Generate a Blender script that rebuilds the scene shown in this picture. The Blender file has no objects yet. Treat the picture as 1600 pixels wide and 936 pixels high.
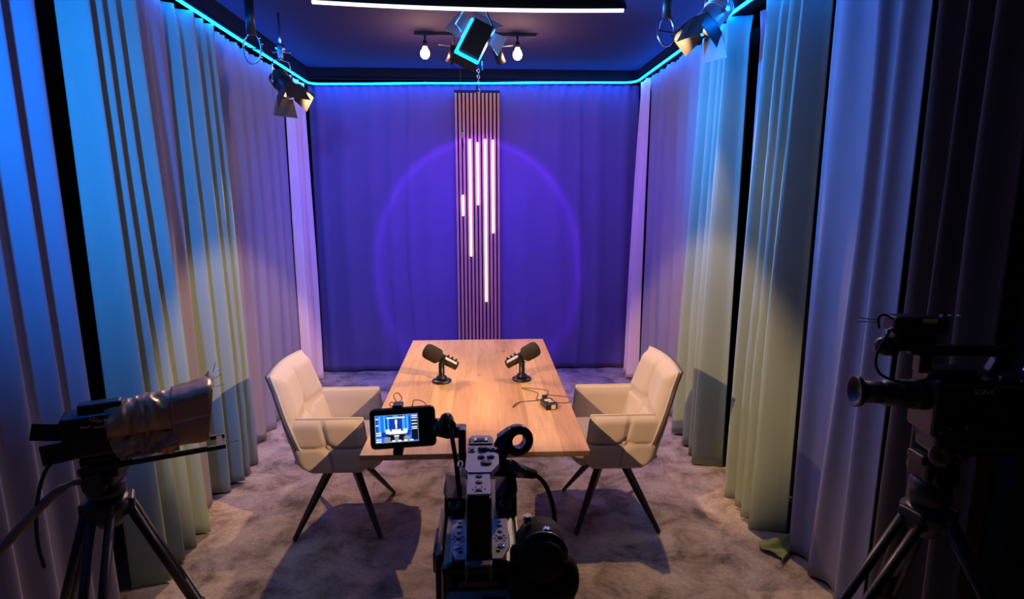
import bpy, bmesh, math, random
from mathutils import Vector, Matrix, Quaternion, noise
random.seed(7)
SC = bpy.context.scene
COL = SC.collection
PI = math.pi
V = Vector

# ------------------------------------------------------------------ camera, world, exposure
cd = bpy.data.cameras.new('camera'); cam = bpy.data.objects.new('camera', cd); COL.objects.link(cam)
cd.sensor_fit = 'HORIZONTAL'; cd.sensor_width = 36.0; cd.lens = 36.0 * 920 / 1600
cd.clip_start = 0.02
cam.location = (0, 0, 1.75)
PITCH, YAW = math.radians(10.168), math.radians(2.94)
cam.rotation_euler = (PI / 2 - PITCH, 0, -YAW)
SC.camera = cam
SC.view_settings.view_transform = 'Standard'
SC.view_settings.look = 'None'
SC.view_settings.gamma = 1.0
SC.view_settings.use_curve_mapping = False
SC.view_settings.exposure = 0.0
w = bpy.data.worlds.new('world'); SC.world = w; w.use_nodes = True
w.node_tree.nodes['Background'].inputs[0].default_value = (0.25, 0.3, 1.0, 1)
w.node_tree.nodes['Background'].inputs[1].default_value = 0.004

LED_Z = lambda x: 2.72 + (x + 1.56) / 3.0 * 0.04
CEIL = 2.87

# light settings (fixtures are built further down, each with its own lamp): linear RGB power of every lamp
LP = dict(
    strip=(0.06, 8, 48), softbox=(2.0, 2.2, 3.0), tube=(2.6, 2.4, 2.2),
    key_right=(400, 240, 118), key_left=(400, 240, 118), back_left=(115, 70, 32), back_right=(115, 70, 32),
    panel=(0.6, 80, 330), wash=(4, 105, 470), corner=(7, 0.7, 140), bulb=(12, 6.0, 3.8), ring=(62, 6, 330))

# ------------------------------------------------------------------ materials
def new_mat(name):
    m = bpy.data.materials.new(name); m.use_nodes = True
    return m, m.node_tree.nodes, m.node_tree.links, m.node_tree.nodes['Principled BSDF']

def mat(name, col, rough=0.5, metal=0.0, var=0.12, scale=40.0, bump=0.0, spec=0.5, coat=0.0):
    m, n, l, b = new_mat(name)
    tc = n.new('ShaderNodeTexCoord'); nz = n.new('ShaderNodeTexNoise'); nz.inputs['Scale'].default_value = scale
    nz.inputs['Detail'].default_value = 4
    l.new(tc.outputs['Object'], nz.inputs['Vector'])
    mx = n.new('ShaderNodeMix'); mx.data_type = 'RGBA'
    mx.inputs['A'].default_value = (*[c * (1 - var) for c in col], 1)
    mx.inputs['B'].default_value = (*[min(1, c * (1 + var)) for c in col], 1)
    l.new(nz.outputs['Fac'], mx.inputs['Factor']); l.new(mx.outputs['Result'], b.inputs['Base Color'])
    b.inputs['Roughness'].default_value = rough; b.inputs['Metallic'].default_value = metal
    b.inputs['Specular IOR Level'].default_value = spec
    b.inputs['Coat Weight'].default_value = coat
    if bump:
        bp = n.new('ShaderNodeBump'); bp.inputs['Strength'].default_value = bump; bp.inputs['Distance'].default_value = 0.002
        l.new(nz.outputs['Fac'], bp.inputs['Height']); l.new(bp.outputs['Normal'], b.inputs['Normal'])
    return m

def emit(name, col, s):
    if isinstance(s, str):
        col, s = LP[s], 1.0
    m, n, l, b = new_mat(name)
    b.inputs['Base Color'].default_value = (0, 0, 0, 1)
    b.inputs['Emission Color'].default_value = (*col, 1); b.inputs['Emission Strength'].default_value = s
    return m

def cloth_mat(name, col, var=0.10, sheen=0.15):
    m, n, l, b = new_mat(name)
    tc = n.new('ShaderNodeTexCoord')
    big = n.new('ShaderNodeTexNoise'); big.inputs['Scale'].default_value = 2.5; big.inputs['Detail'].default_value = 5
    fine = n.new('ShaderNodeTexNoise'); fine.inputs['Scale'].default_value = 420; fine.inputs['Detail'].default_value = 2
    l.new(tc.outputs['Object'], big.inputs['Vector']); l.new(tc.outputs['Object'], fine.inputs['Vector'])
    add = n.new('ShaderNodeMath'); add.operation = 'MULTIPLY_ADD'; add.inputs[1].default_value = 0.5
    l.new(fine.outputs['Fac'], add.inputs[0]); 
    mul = n.new('ShaderNodeMath'); mul.operation = 'MULTIPLY'; mul.inputs[1].default_value = 0.5
    l.new(big.outputs['Fac'], mul.inputs[0]); l.new(mul.outputs[0], add.inputs[2])
    mx = n.new('ShaderNodeMix'); mx.data_type = 'RGBA'
    mx.inputs['A'].default_value = (*[c * (1 - var * 2) for c in col], 1)
    mx.inputs['B'].default_value = (*[min(1, c * (1 + var * 2)) for c in col], 1)
    l.new(add.outputs[0], mx.inputs['Factor']); l.new(mx.outputs['Result'], b.inputs['Base Color'])
    b.inputs['Roughness'].default_value = 0.9; b.inputs['Sheen Weight'].default_value = sheen
    b.inputs['Specular IOR Level'].default_value = 0.15
    bp = n.new('ShaderNodeBump'); bp.inputs['Strength'].default_value = 0.25; bp.inputs['Distance'].default_value = 0.001
    l.new(fine.outputs['Fac'], bp.inputs['Height']); l.new(bp.outputs['Normal'], b.inputs['Normal'])
    return m

def carpet_mat():
    m, n, l, b = new_mat('carpet')
    tc = n.new('ShaderNodeTexCoord')
    a = n.new('ShaderNodeTexNoise'); a.inputs['Scale'].default_value = 4.5; a.inputs['Detail'].default_value = 9; a.inputs['Roughness'].default_value = 0.68
    a.inputs['Distortion'].default_value = 0.4
    f = n.new('ShaderNodeTexNoise'); f.inputs['Scale'].default_value = 60; f.inputs['Detail'].default_value = 5
    for k in (a, f): l.new(tc.outputs['Object'], k.inputs['Vector'])
    r = n.new('ShaderNodeValToRGB'); e = r.color_ramp.elements
    e[0].position = 0.36; e[0].color = (0.20, 0.15, 0.11, 1)
    e[1].position = 0.64; e[1].color = (0.76, 0.63, 0.50, 1)
    k = r.color_ramp.elements.new(0.5); k.color = (0.55, 0.44, 0.35, 1)
    l.new(a.outputs['Fac'], r.inputs['Fac'])
    mx = n.new('ShaderNodeMix'); mx.data_type = 'RGBA'; mx.blend_type = 'MULTIPLY'; mx.inputs['Factor'].default_value = 0.5
    l.new(r.outputs['Color'], mx.inputs['A']); l.new(f.outputs['Color'], mx.inputs['B'])
    hs = n.new('ShaderNodeMix'); hs.data_type = 'RGBA'; hs.blend_type = 'MULTIPLY'; hs.inputs['Factor'].default_value = 0.55
    l.new(r.outputs['Color'], hs.inputs['A']); l.new(f.outputs['Fac'], hs.inputs['B'])
    l.new(hs.outputs['Result'], b.inputs['Base Color'])
    b.inputs['Roughness'].default_value = 0.95; b.inputs['Sheen Weight'].default_value = 0.2; b.inputs['Specular IOR Level'].default_value = 0.1
    bp = n.new('ShaderNodeBump'); bp.inputs['Strength'].default_value = 0.7; bp.inputs['Distance'].default_value = 0.008
    l.new(f.outputs['Fac'], bp.inputs['Height']); l.new(bp.outputs['Normal'], b.inputs['Normal'])
    return m

def wood_mat(name, c1, c2, row=0.115, length=1.1, rough=0.4):
    m, n, l, b = new_mat(name)
    tc = n.new('ShaderNodeTexCoord'); mp = n.new('ShaderNodeMapping'); mp.inputs['Rotation'].default_value = (0, 0, PI / 2)
    l.new(tc.outputs['Object'], mp.inputs['Vector'])
    br = n.new('ShaderNodeTexBrick'); br.inputs['Scale'].default_value = 1.0
    br.inputs['Brick Width'].default_value = length; br.inputs['Row Height'].default_value = row
    br.inputs['Mortar Size'].default_value = 0.0004; br.inputs['Mortar Smooth'].default_value = 0.3
    br.inputs['Color1'].default_value = (*c1, 1); br.inputs['Color2'].default_value = (*c2, 1)
    br.inputs['Mortar'].default_value = (*[c * 0.55 for c in c1], 1); br.offset = 0.37; br.inputs['Bias'].default_value = 0.0
    l.new(mp.outputs['Vector'], br.inputs['Vector'])
    m2 = n.new('ShaderNodeMapping'); m2.inputs['Scale'].default_value = (22, 1.6, 22); l.new(tc.outputs['Object'], m2.inputs['Vector'])
    g = n.new('ShaderNodeTexNoise'); g.inputs['Scale'].default_value = 1.4; g.inputs['Detail'].default_value = 6; g.inputs['Distortion'].default_value = 1.2
    l.new(m2.outputs['Vector'], g.inputs['Vector'])
    r = n.new('ShaderNodeValToRGB'); e = r.color_ramp.elements
    e[0].position = 0.3; e[0].color = (0.74, 0.69, 0.62, 1); e[1].position = 0.7; e[1].color = (1.08, 1.05, 1.0, 1)
    l.new(g.outputs['Fac'], r.inputs['Fac'])
    mx = n.new('ShaderNodeMix'); mx.data_type = 'RGBA'; mx.blend_type = 'MULTIPLY'; mx.inputs['Factor'].default_value = 0.8
    l.new(br.outputs['Color'], mx.inputs['A']); l.new(r.outputs['Color'], mx.inputs['B'])
    vo = n.new('ShaderNodeTexVoronoi'); vo.inputs['Scale'].default_value = 5.0
    m3 = n.new('ShaderNodeMapping'); m3.inputs['Scale'].default_value = (1.0, 0.75, 0.0); m3.inputs['Location'].default_value = (0.31, 0.12, 0.2)
    l.new(tc.outputs['Object'], m3.inputs['Vector']); l.new(m3.outputs['Vector'], vo.inputs['Vector'])
    rk = n.new('ShaderNodeValToRGB'); e = rk.color_ramp.elements
    e[0].position = 0.03; e[0].color = (0.32, 0.2, 0.13, 1); e[1].position = 0.09; e[1].color = (1, 1, 1, 1)
    l.new(vo.outputs['Distance'], rk.inputs['Fac'])
    my = n.new('ShaderNodeMix'); my.data_type = 'RGBA'; my.blend_type = 'MULTIPLY'; my.inputs['Factor'].default_value = 0.7
    l.new(mx.outputs['Result'], my.inputs['A']); l.new(rk.outputs['Color'], my.inputs['B'])
    l.new(my.outputs['Result'], b.inputs['Base Color'])
    b.inputs['Roughness'].default_value = rough
    return m

M = dict(
    carpet=carpet_mat(),
    wall=mat('wall_paint', (0.016, 0.010, 0.006), 0.95, scale=6, spec=0.1),
    ceiling=mat('ceiling_paint', (0.015, 0.006, 0.055), 0.9, scale=3, var=0.2),
    board=mat('black_board', (0.008, 0.007, 0.009), 0.9, spec=0.1),
    grey=cloth_mat('grey_curtain', (0.25, 0.23, 0.29), sheen=0.02),
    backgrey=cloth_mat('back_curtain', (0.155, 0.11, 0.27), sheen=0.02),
    teal=cloth_mat('green_curtain', (0.28, 0.345, 0.29), sheen=0.02),
    lining=cloth_mat('brown_lining', (0.26, 0.14, 0.07), sheen=0.0),
    olive=cloth_mat('olive_fabric', (0.22, 0.26, 0.10)),
    beige=cloth_mat('beige_curtain', (0.80, 0.62, 0.60), sheen=0.02),
    brown=cloth_mat('brown_curtain', (0.075, 0.055, 0.05), sheen=0.02),
    oak=wood_mat('oak_table', (0.50, 0.275, 0.11), (0.72, 0.47, 0.22)),
    slat=mat('oak_slat', (0.66, 0.31, 0.20), 0.55, var=0.15, scale=9),
    felt=mat('black_felt', (0.012, 0.01, 0.012), 0.95),
    velvet=cloth_mat('beige_velvet', (0.55, 0.46, 0.385), var=0.06, sheen=0.35),
    piping=cloth_mat('pale_piping', (0.55, 0.48, 0.40)),
    darkfab=cloth_mat('dark_piping', (0.05, 0.035, 0.03)),
    blk=mat('black_metal', (0.014, 0.013, 0.014), 0.42),
    blkp=mat('black_plastic', (0.012, 0.012, 0.013), 0.35, coat=0.1),
    rubber=mat('rubber', (0.012, 0.011, 0.011), 0.75),
    foam=mat('foam', (0.030, 0.024, 0.020), 0.95, scale=300, bump=0.6, var=0.3),
    gun=mat('grey_metal', (0.30, 0.28, 0.32), 0.42, metal=0.6),
    plate=mat('pale_plate', (0.80, 0.76, 0.86), 0.45),
    chrome=mat('chrome', (0.75, 0.74, 0.75), 0.2, metal=1.0),
    silver=mat('silver_paint', (0.55, 0.52, 0.55), 0.4, metal=0.4),
    brownplastic=mat('brown_plastic', (0.10, 0.065, 0.045), 0.5),
    rain=mat('rain_cover', (0.60, 0.32, 0.16), 0.30, var=0.25, scale=6, spec=0.6),
    tan=mat('tan_grip', (0.30, 0.17, 0.11), 0.7),
    white=mat('white_paint', (0.75, 0.73, 0.70), 0.6),
    labelw=mat('white_label', (0.75, 0.72, 0.65), 0.6),
    yellow=mat('yellow_label', (0.75, 0.68, 0.12), 0.6),
    cable=mat('thin_cable', (0.06, 0.025, 0.02), 0.6),
    bulbglass=emit('bulb_glow', (1.0, 0.74, 0.42), 28),
    tube=emit('tube_glow', None, 'tube'),
    strip=emit('blue_strip_glow', None, 'strip'),
    panelglow=emit('blue_panel_glow', (0.001, 0.24, 1.0), 14),
    softglow=emit('softbox_glow', None, 'softbox'),
    lens=emit('lamp_lens_glow', (1.0, 0.78, 0.5), 2),
    text=mat('white_print', (0.95, 0.93, 0.9), 0.6, var=0.02),
    glassy=mat('dark_glass', (0.01, 0.01, 0.014), 0.08, coat=1.0),
)

# ------------------------------------------------------------------ mesh helpers
class MB:
    def __init__(s, T=None):
        s.bm = bmesh.new(); s.T = T or Matrix(); s.mi = 0
    def _fin(s, verts, mtx=None, smooth=False):
        X = s.T @ (mtx or Matrix())
        fs = set()
        for v in verts:
            v.co = X @ v.co
            for f in v.link_faces: fs.add(f)
        for f in fs: f.material_index = s.mi; f.smooth = smooth
        return verts
    def box(s, c, d, rot=None, bev=0.0):
        r = bmesh.ops.create_cube(s.bm, size=1.0); vs = r['verts']
        for v in vs: v.co = V((v.co.x * d[0], v.co.y * d[1], v.co.z * d[2]))
        if bev:
            es = list({e for v in vs for e in v.link_edges})
            rr = bmesh.ops.bevel(s.bm, geom=es, offset=min(bev, min(d) * 0.45), segments=2, affect='EDGES', profile=0.5)
            vs = list({v for f in rr['faces'] for v in f.verts} | {v for v in vs if v.is_valid})
        R = (rot.to_matrix().to_4x4() if hasattr(rot, 'to_matrix') else rot) if rot is not None else Matrix()
        s._fin(vs, Matrix.Translation(V(c)) @ R, smooth=False); return s
    def rod(s, a, b, r0, r1=None, seg=12, cap=True, smooth=True):
        a, b = V(a), V(b); r1 = r0 if r1 is None else r1; d = b - a
        r = bmesh.ops.create_cone(s.bm, cap_ends=cap, segments=seg, radius1=r0, radius2=r1, depth=d.length)
        q = d.to_track_quat('Z', 'Y')
        if seg == 4: q = q @ Quaternion((0, 0, 1), PI / 4)
        vs = s._fin(r['verts'], Matrix.Translation((a + b) / 2) @ q.to_matrix().to_4x4())
        for f in {f for v in vs for f in v.link_faces}: f.smooth = smooth and len(f.verts) == 4 and seg > 6
        return s
    def bar(s, a, b, wx, wy, bev=0.0):      # rectangular bar
        a, b = V(a), V(b); d = b - a; q = d.to_track_quat('Z', 'Y')
        return s.box((a + b) / 2, (wx, wy, d.length), q, bev)
    def ball(s, c, r, sc=(1, 1, 1), seg=16, rot=None):
        q = bmesh.ops.create_uvsphere(s.bm, u_segments=seg, v_segments=max(6, seg // 2), radius=r)
        R = rot.to_matrix().to_4x4() if rot is not None else Matrix()
        s._fin(q['verts'], Matrix.Translation(V(c)) @ R @ Matrix.Diagonal((*sc, 1)), True); return s
    def tube(s, pts, r, seg=8, closed=False):
        pts = [V(p) for p in pts]; n = len(pts); rings = []
        up = None
        for i, p in enumerate(pts):
            a = pts[(i - 1) % n] if closed or i else p; b = pts[(i + 1) % n] if closed or i < n - 1 else p
            t = (b - a).normalized()
            if up is None: up = t.orthogonal().normalized()
            up = (up - t * up.dot(t)); up = up.normalized() if up.length > 1e-6 else t.orthogonal().normalized()
            w2 = t.cross(up)
            rr = r(i / (n - 1)) if callable(r) else r
            rings.append([s.bm.verts.new(s.T @ (p + (up * math.cos(2 * PI * k / seg) + w2 * math.sin(2 * PI * k / seg)) * rr)) for k in range(seg)])
        m = n if closed else n - 1
        for i in range(m):
            A, B = rings[i], rings[(i + 1) % n]
            for k in range(seg):
                f = s.bm.faces.new((A[k], A[(k + 1) % seg], B[(k + 1) % seg], B[k])); f.smooth = True; f.material_index = s.mi
        if not closed:
            for R_, fl in ((rings[0], True), (rings[-1], False)):
                f = s.bm.faces.new(R_[::-1] if fl else R_); f.material_index = s.mi
        return s
    def lathe(s, prof, a=(0, 0, 0), d=(0, 0, 1), seg=28, smooth=True):
        a = V(a); q = V(d).to_track_quat('Z', 'Y'); X = s.T @ Matrix.Translation(a) @ q.to_matrix().to_4x4()
        rings = []
        for r, z in prof:
            rings.append([s.bm.verts.new(X @ V((max(r, 1e-5) * math.cos(2 * PI * k / seg), max(r, 1e-5) * math.sin(2 * PI * k / seg), z))) for k in range(seg)])
        for i in range(len(rings) - 1):
            for k in range(seg):
                f = s.bm.faces.new((rings[i][k], rings[i][(k + 1) % seg], rings[i + 1][(k + 1) % seg], rings[i + 1][k])); f.smooth = smooth; f.material_index = s.mi
        if prof[0] != prof[-1]:
            for R_, fl in ((rings[0], True), (rings[-1], False)):
                f = s.bm.faces.new(R_[::-1] if fl else R_); f.material_index = s.mi
        return s
    def poly(s, pts, th, nrm):              # flat outline with thickness along nrm
        n = V(nrm).normalized() * th
        a = [s.bm.verts.new(s.T @ V(p)) for p in pts]; b = [s.bm.verts.new(s.T @ (V(p) + n)) for p in pts]
        k = len(pts); fs = [s.bm.faces.new(a[::-1]), s.bm.faces.new(b)]
        for i in range(k): fs.append(s.bm.faces.new((a[i], a[(i + 1) % k], b[(i + 1) % k], b[i])))
        for f in fs: f.material_index = s.mi
        return s
    def grid(s, nu, nv, fn, smooth=True, two=None):
        def one(g, rev):
            vs = [[s.bm.verts.new(s.T @ V(g(i / nu, j / nv))) for j in range(nv + 1)] for i in range(nu + 1)]
            for i in range(nu):
                for j in range(nv):
                    q = (vs[i][j], vs[i + 1][j], vs[i + 1][j + 1], vs[i][j + 1])
                    f = s.bm.faces.new(q[::-1] if rev else q); f.smooth = smooth; f.material_index = s.mi
            return vs
        A = one(fn, False)
        if two:
            B = one(two, True)
            pa = [A[i][0] for i in range(nu + 1)] + [A[nu][j] for j in range(1, nv + 1)] + [A[i][nv] for i in range(nu - 1, -1, -1)] + [A[0][j] for j in range(nv - 1, 0, -1)]
            pb = [B[i][0] for i in range(nu + 1)] + [B[nu][j] for j in range(1, nv + 1)] + [B[i][nv] for i in range(nu - 1, -1, -1)] + [B[0][j] for j in range(nv - 1, 0, -1)]
            k = len(pa)
            for i in range(k):
                f = s.bm.faces.new((pa[(i + 1) % k], pa[i], pb[i], pb[(i + 1) % k])); f.smooth = smooth; f.material_index = s.mi
        return s
    def build(s, name, m, parent=None, loc=None):
        if not isinstance(m, (list, tuple)): m = [m]
        bmesh.ops.recalc_face_normals(s.bm, faces=s.bm.faces)
        me = bpy.data.meshes.new(name)
        if loc is not None:
            for v in s.bm.verts: v.co -= V(loc)
        s.bm.to_mesh(me); s.bm.free()
        for k in m: me.materials.append(M[k] if isinstance(k, str) else k)
        o = bpy.data.objects.new(name, me); COL.objects.link(o)
        if loc is not None: o.location = loc
        if parent: o.parent = parent
        return o

def tag(o, label, cat, group=None):
    o['label'] = label; o['category'] = cat
    if group: o['group'] = group
    return o
def struct(o): o['kind'] = 'structure'; return o
def thing(name, label, cat, loc=(0, 0, 0), rotz=0.0, group=None):
    o = bpy.data.objects.new(name, None); COL.objects.link(o); o.empty_display_size = 0.1
    o.location = loc; o.rotation_euler = (0, 0, rotz)
    return tag(o, label, cat, group)
def text_mesh(body, size, name, m, parent, mtx, extr=0.0004):
    cu = bpy.data.curves.new(name, 'FONT'); cu.body = body; cu.size = size; cu.extrude = extr; cu.align_x = 'CENTER'; cu.align_y = 'CENTER'
    t = bpy.data.objects.new(name, cu); COL.objects.link(t)
    dg = bpy.context.evaluated_depsgraph_get(); me = bpy.data.meshes.new_from_object(t.evaluated_get(dg))
    bpy.data.objects.remove(t); bpy.data.curves.remove(cu)
    me.transform(mtx); me.materials.clear(); me.materials.append(M[m])
    o = bpy.data.objects.new(name, me); COL.objects.link(o); o.parent = parent
    return o
def light(name, kind, loc, energy, parent=None, rot=None, **kw):
    c = LP[energy]; mxc = max(max(c), 1e-9)
    d = bpy.data.lights.new(name, kind); d.energy = mxc; d.color = [k / mxc for k in c]
    for k, v in kw.items(): setattr(d, k, v)
    o = bpy.data.objects.new(name, d); COL.objects.link(o); o.location = loc
    if rot is not None: o.rotation_mode = 'QUATERNION'; o.rotation_quaternion = rot
    if parent: o.parent = parent
    return o

# ------------------------------------------------------------------ the room
b = MB(); b.box((0, 2.6, -0.05), (3.8, 7.0, 0.1)); struct(b.build('floor', 'carpet'))
b = MB(); b.box((0, 2.6, CEIL + 0.05), (3.8, 7.0, 0.1)); struct(b.build('ceiling', 'ceiling'))
b = MB(); b.box((-1.80, 2.6, 1.43), (0.1, 7.0, 2.88)); struct(b.build('wall_left', 'wall'))
b = MB(); b.box((1.85, 2.6, 1.43), (0.1, 7.0, 2.88)); struct(b.build('wall_right', 'wall'))
b = MB(); b.box((0, 6.0, 1.43), (3.7, 0.1, 2.88)); struct(b.build('wall_back', 'wall'))
b = MB(); b.box((0, -0.95, 1.43), (3.7, 0.1, 2.88)); struct(b.build('wall_front', 'wall'))

# boards that carry the curtain tracks, just above the blue strip
def board(name, a, c, dpt, zlo):
    b = MB(); a, c = V(a), V(c); mid = (a + c) / 2; L = (c - a).length
    ang = math.atan2(c.y - a.y, c.x - a.x); R = Matrix.Rotation(ang, 4, 'Z')
    b.box((mid.x, mid.y, (zlo + CEIL) / 2), (L, dpt, CEIL - zlo), R)
    b.box((mid.x, mid.y, zlo + 0.004), (L, dpt + 0.02, 0.008), R)
    return struct(b.build(name, 'board'))
board('trim_1', (-1.60, -0.7, 0), (-1.60, 5.72, 0), 0.10, 2.742)
board('trim_2', (1.50, -0.7, 0), (1.50, 5.72, 0), 0.10, 2.778)
board('trim_3', (-1.55, 5.70, 0), (1.45, 5.70, 0), 0.10, 2.765)

# blue light strip running round the room over the curtains
pts = [(-1.53, y) for y in (1.2, 2.0, 3.0, 4.0, 5.0, 5.5)] + [(-1.525, 5.56), (-1.50, 5.605), (-1.44, 5.62)]
pts += [(x, 5.62) for x in (-1.0, -0.5, 0, 0.5, 1.0, 1.33)] + [(1.39, 5.60), (1.42, 5.55), (1.43, 5.48)]
pts += [(1.43, y) for y in (5.0, 4.0, 3.0, 2.3)]
b = MB(); b.tube([(x, y, LED_Z(x) + 0.002 * math.sin(3 * y + 5 * x)) for x, y in pts], 0.0085, 8)
tag(b.build('led_strip', 'strip'), 'glowing blue light strip running round the room above the curtains', 'light strip')

# ------------------------------------------------------------------ curtains
def curtain(label, side, a0, a1, base, mt, n, amp_t, amp_b, seed=1, z0=0.012, sharp=1.0, flare=0.0, lean=0.0, ztop=None, skip=0.0, group=None, arc=None, ease=0.0):
    """side L/R/B; a0..a1 = run along the wall; base = plane; n = number of folds; amp = fold depth top/bottom;
    sharp > 1 gives narrow pleats; flare = widening of the hem; lean = shift of the hem away from the wall."""
    rnd = random.Random(seed)
    knots = [0.0]
    for k in range(n): knots.append(knots[-1] + rnd.uniform(0.65, 1.35))
    knots = [k / knots[-1] for k in knots]
    amps = [rnd.uniform(0.55, 1.0) for _ in range(n + 1)]
    drift = [rnd.uniform(-0.5, 0.5) for _ in range(n + 1)]
    L = a1 - a0; nu = max(24, int(abs(L) / 0.009)); nv = 46
    zt = ztop if ztop else LED_Z(base if side != 'B' else 0.0) - 0.010
    def fold(u, t):
        u2 = min(0.9999, max(0.0, u + (0.5 / n) * math.sin(PI * u) * noise.noise(V((t * 1.6, u * 2.0, seed * 1.7)))))
        for k in range(n):
            if u2 <= knots[k + 1]: break
        f = (u2 - knots[k]) / (knots[k + 1] - knots[k])
        f = min(1, max(0, f + 0.22 * drift[k] * math.sin(PI * f) * (0.3 + t)))
        c = (0.5 - 0.5 * math.cos(2 * PI * f))
        return (c ** sharp) * (amps[k] * (1 - f) + amps[k + 1] * f)
    def off(u, v):
        t = 1 - v
        A = amp_t + (amp_b - amp_t) * (t ** 0.8)
        o = A * fold(u, t)
        o += 0.010 * noise.noise(V((u * L * 2.5 + seed, v * 1.1, seed * 3.1)))
        if v > 0.955: o += 0.012 * (v - 0.955) / 0.045 * math.sin(2 * PI * u * L / 0.085 + seed)
        return o + lean * t * t + (0.02 * math.sin(PI * u) if ease else 0)
    def f3(dd):
        def g(u, v):
            t = 1 - v
            mid = (a0 + a1) / 2; s_ = a0 + L * u
            s_ = mid + (s_ - mid) * (1 + flare * t)
            zz = z0 + (zt - z0) * v + (0.008 * math.sin(u * 19 + seed) if v < 0.02 else 0)
            o = off(u, v) + dd
            if arc: o += arc * (1 - (2 * u - 1) ** 2)
            if side == 'L': return (base + o, s_, zz)
            if side == 'R': return (base - o, s_, zz)
            return (s_, base - o, zz)
        return g
    b = MB(); b.grid(nu, nv, f3(0.0), True, f3(-0.004))
    loc = {'L': (base, (a0 + a1) / 2, 0), 'R': (base, (a0 + a1) / 2, 0), 'B': ((a0 + a1) / 2, base, 0)}[side]
    return tag(b.build('curtain', mt, loc=V(loc)), label, 'curtain', group)

# left side, near to far
curtain('broad grey curtain at the far left, behind the camera with the rain cover', 'L', -0.4, 2.36, -1.60, 'grey', 17, 0.07, 0.09, 3, sharp=1.7, lean=0.02)
curtain('green gathered curtain hanging behind the rain cover on the left', 'L', 2.47, 2.92, -1.60, 'teal', 4, 0.11, 0.19, 11, sharp=1.0, flare=0.06, lean=0.02)
curtain('narrow smooth grey curtain between the two green curtains on the left', 'L', 2.96, 3.21, -1.57, 'grey', 2, 0.015, 0.03, 5, sharp=1.3)
curtain('green gathered curtain behind the left armchair', 'L', 3.27, 3.76, -1.62, 'teal', 4, 0.11, 0.19, 8, sharp=1.15)
curtain('grey curtain on the left wall beyond the green ones, under the left lamp', 'L', 3.79, 5.08, -1.60, 'grey', 6, 0.03, 0.05, 9, sharp=1.4)
curtain('pale beige curtain bunched in the left back corner', 'L', 5.12, 5.60, -1.60, 'beige', 3, 0.06, 0.10, 14, sharp=1.1)
curtain('narrow brown curtain edge between the far left grey curtain and the green one', 'L', 2.33, 2.415, -1.665, 'lining', 1, 0.01, 0.01, 51)
curtain('narrow brown curtain edge beside the broad grey curtain on the right', 'R', 2.665, 2.715, 1.60, 'lining', 1, 0.01, 0.01, 52)
# back wall
curtain('wide grey curtain on the back wall, left of the wooden slat panel', 'B', -1.58, -0.036, 5.74, 'backgrey', 7, 0.022, 0.020, 21, sharp=1.8, ztop=2.745)
curtain('wide grey curtain on the back wall, right of the wooden slat panel', 'B', -0.026, 1.50, 5.74, 'backgrey', 6, 0.022, 0.020, 23, sharp=1.8, ztop=2.755)
# right side, far to near
curtain('pale beige curtain bunched in the right back corner', 'R', 5.34, 5.60, 1.485, 'beige', 3, 0.03, 0.16, 31, sharp=1.1)
curtain('grey curtain on the right wall between the beige and the first green one', 'R', 4.14, 5.33, 1.50, 'grey', 5, 0.03, 0.05, 33, sharp=1.4)
curtain('green gathered curtain behind the right armchair', 'R', 3.50, 4.11, 1.54, 'teal', 4, 0.12, 0.20, 36, sharp=1.15)
curtain('narrow smooth grey curtain between the two green curtains on the right', 'R', 3.24, 3.44, 1.58, 'grey', 2, 0.012, 0.02, 37)
curtain('green gathered curtain nearest the right camera, its hem trailing on the carpet', 'R', 2.74, 3.21, 1.57, 'teal', 4, 0.13, 0.21, 41, sharp=1.15, flare=0.03)
curtain('broad grey curtain behind the lens of the right camera', 'R', 2.09, 2.66, 1.55, 'grey', 3, 0.06, 0.07, 44, sharp=1.7)
curtain('brown curtain with deep folds behind the right camera', 'R', 1.66, 2.04, 1.55, 'brown', 3, 0.08, 0.09, 47, sharp=1.2)
# green hem that trails on the carpet
b = MB()
def hem(d):
    def g(u, v):
        x = 1.40 + 0.10 * v; y = 2.46 + 0.19 * u
        z = 0.012 + d + (0.03 + 0.03 * math.sin(7 * u + 5 * v)) * v * math.sin(PI * u) + 0.012 * abs(math.sin(9 * u * (1 + v)))
        return (x + 0.03 * math.sin(6 * u), y + 0.1 * v * (1 - u), z)
    return g
b.grid(24, 20, hem(0.004), True, hem(0.0))
tag(b.build('fabric_scrap', 'olive', loc=V((1.5, 2.6, 0))), 'crumpled green fabric end lying on the carpet at the right curtains', 'fabric')

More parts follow.
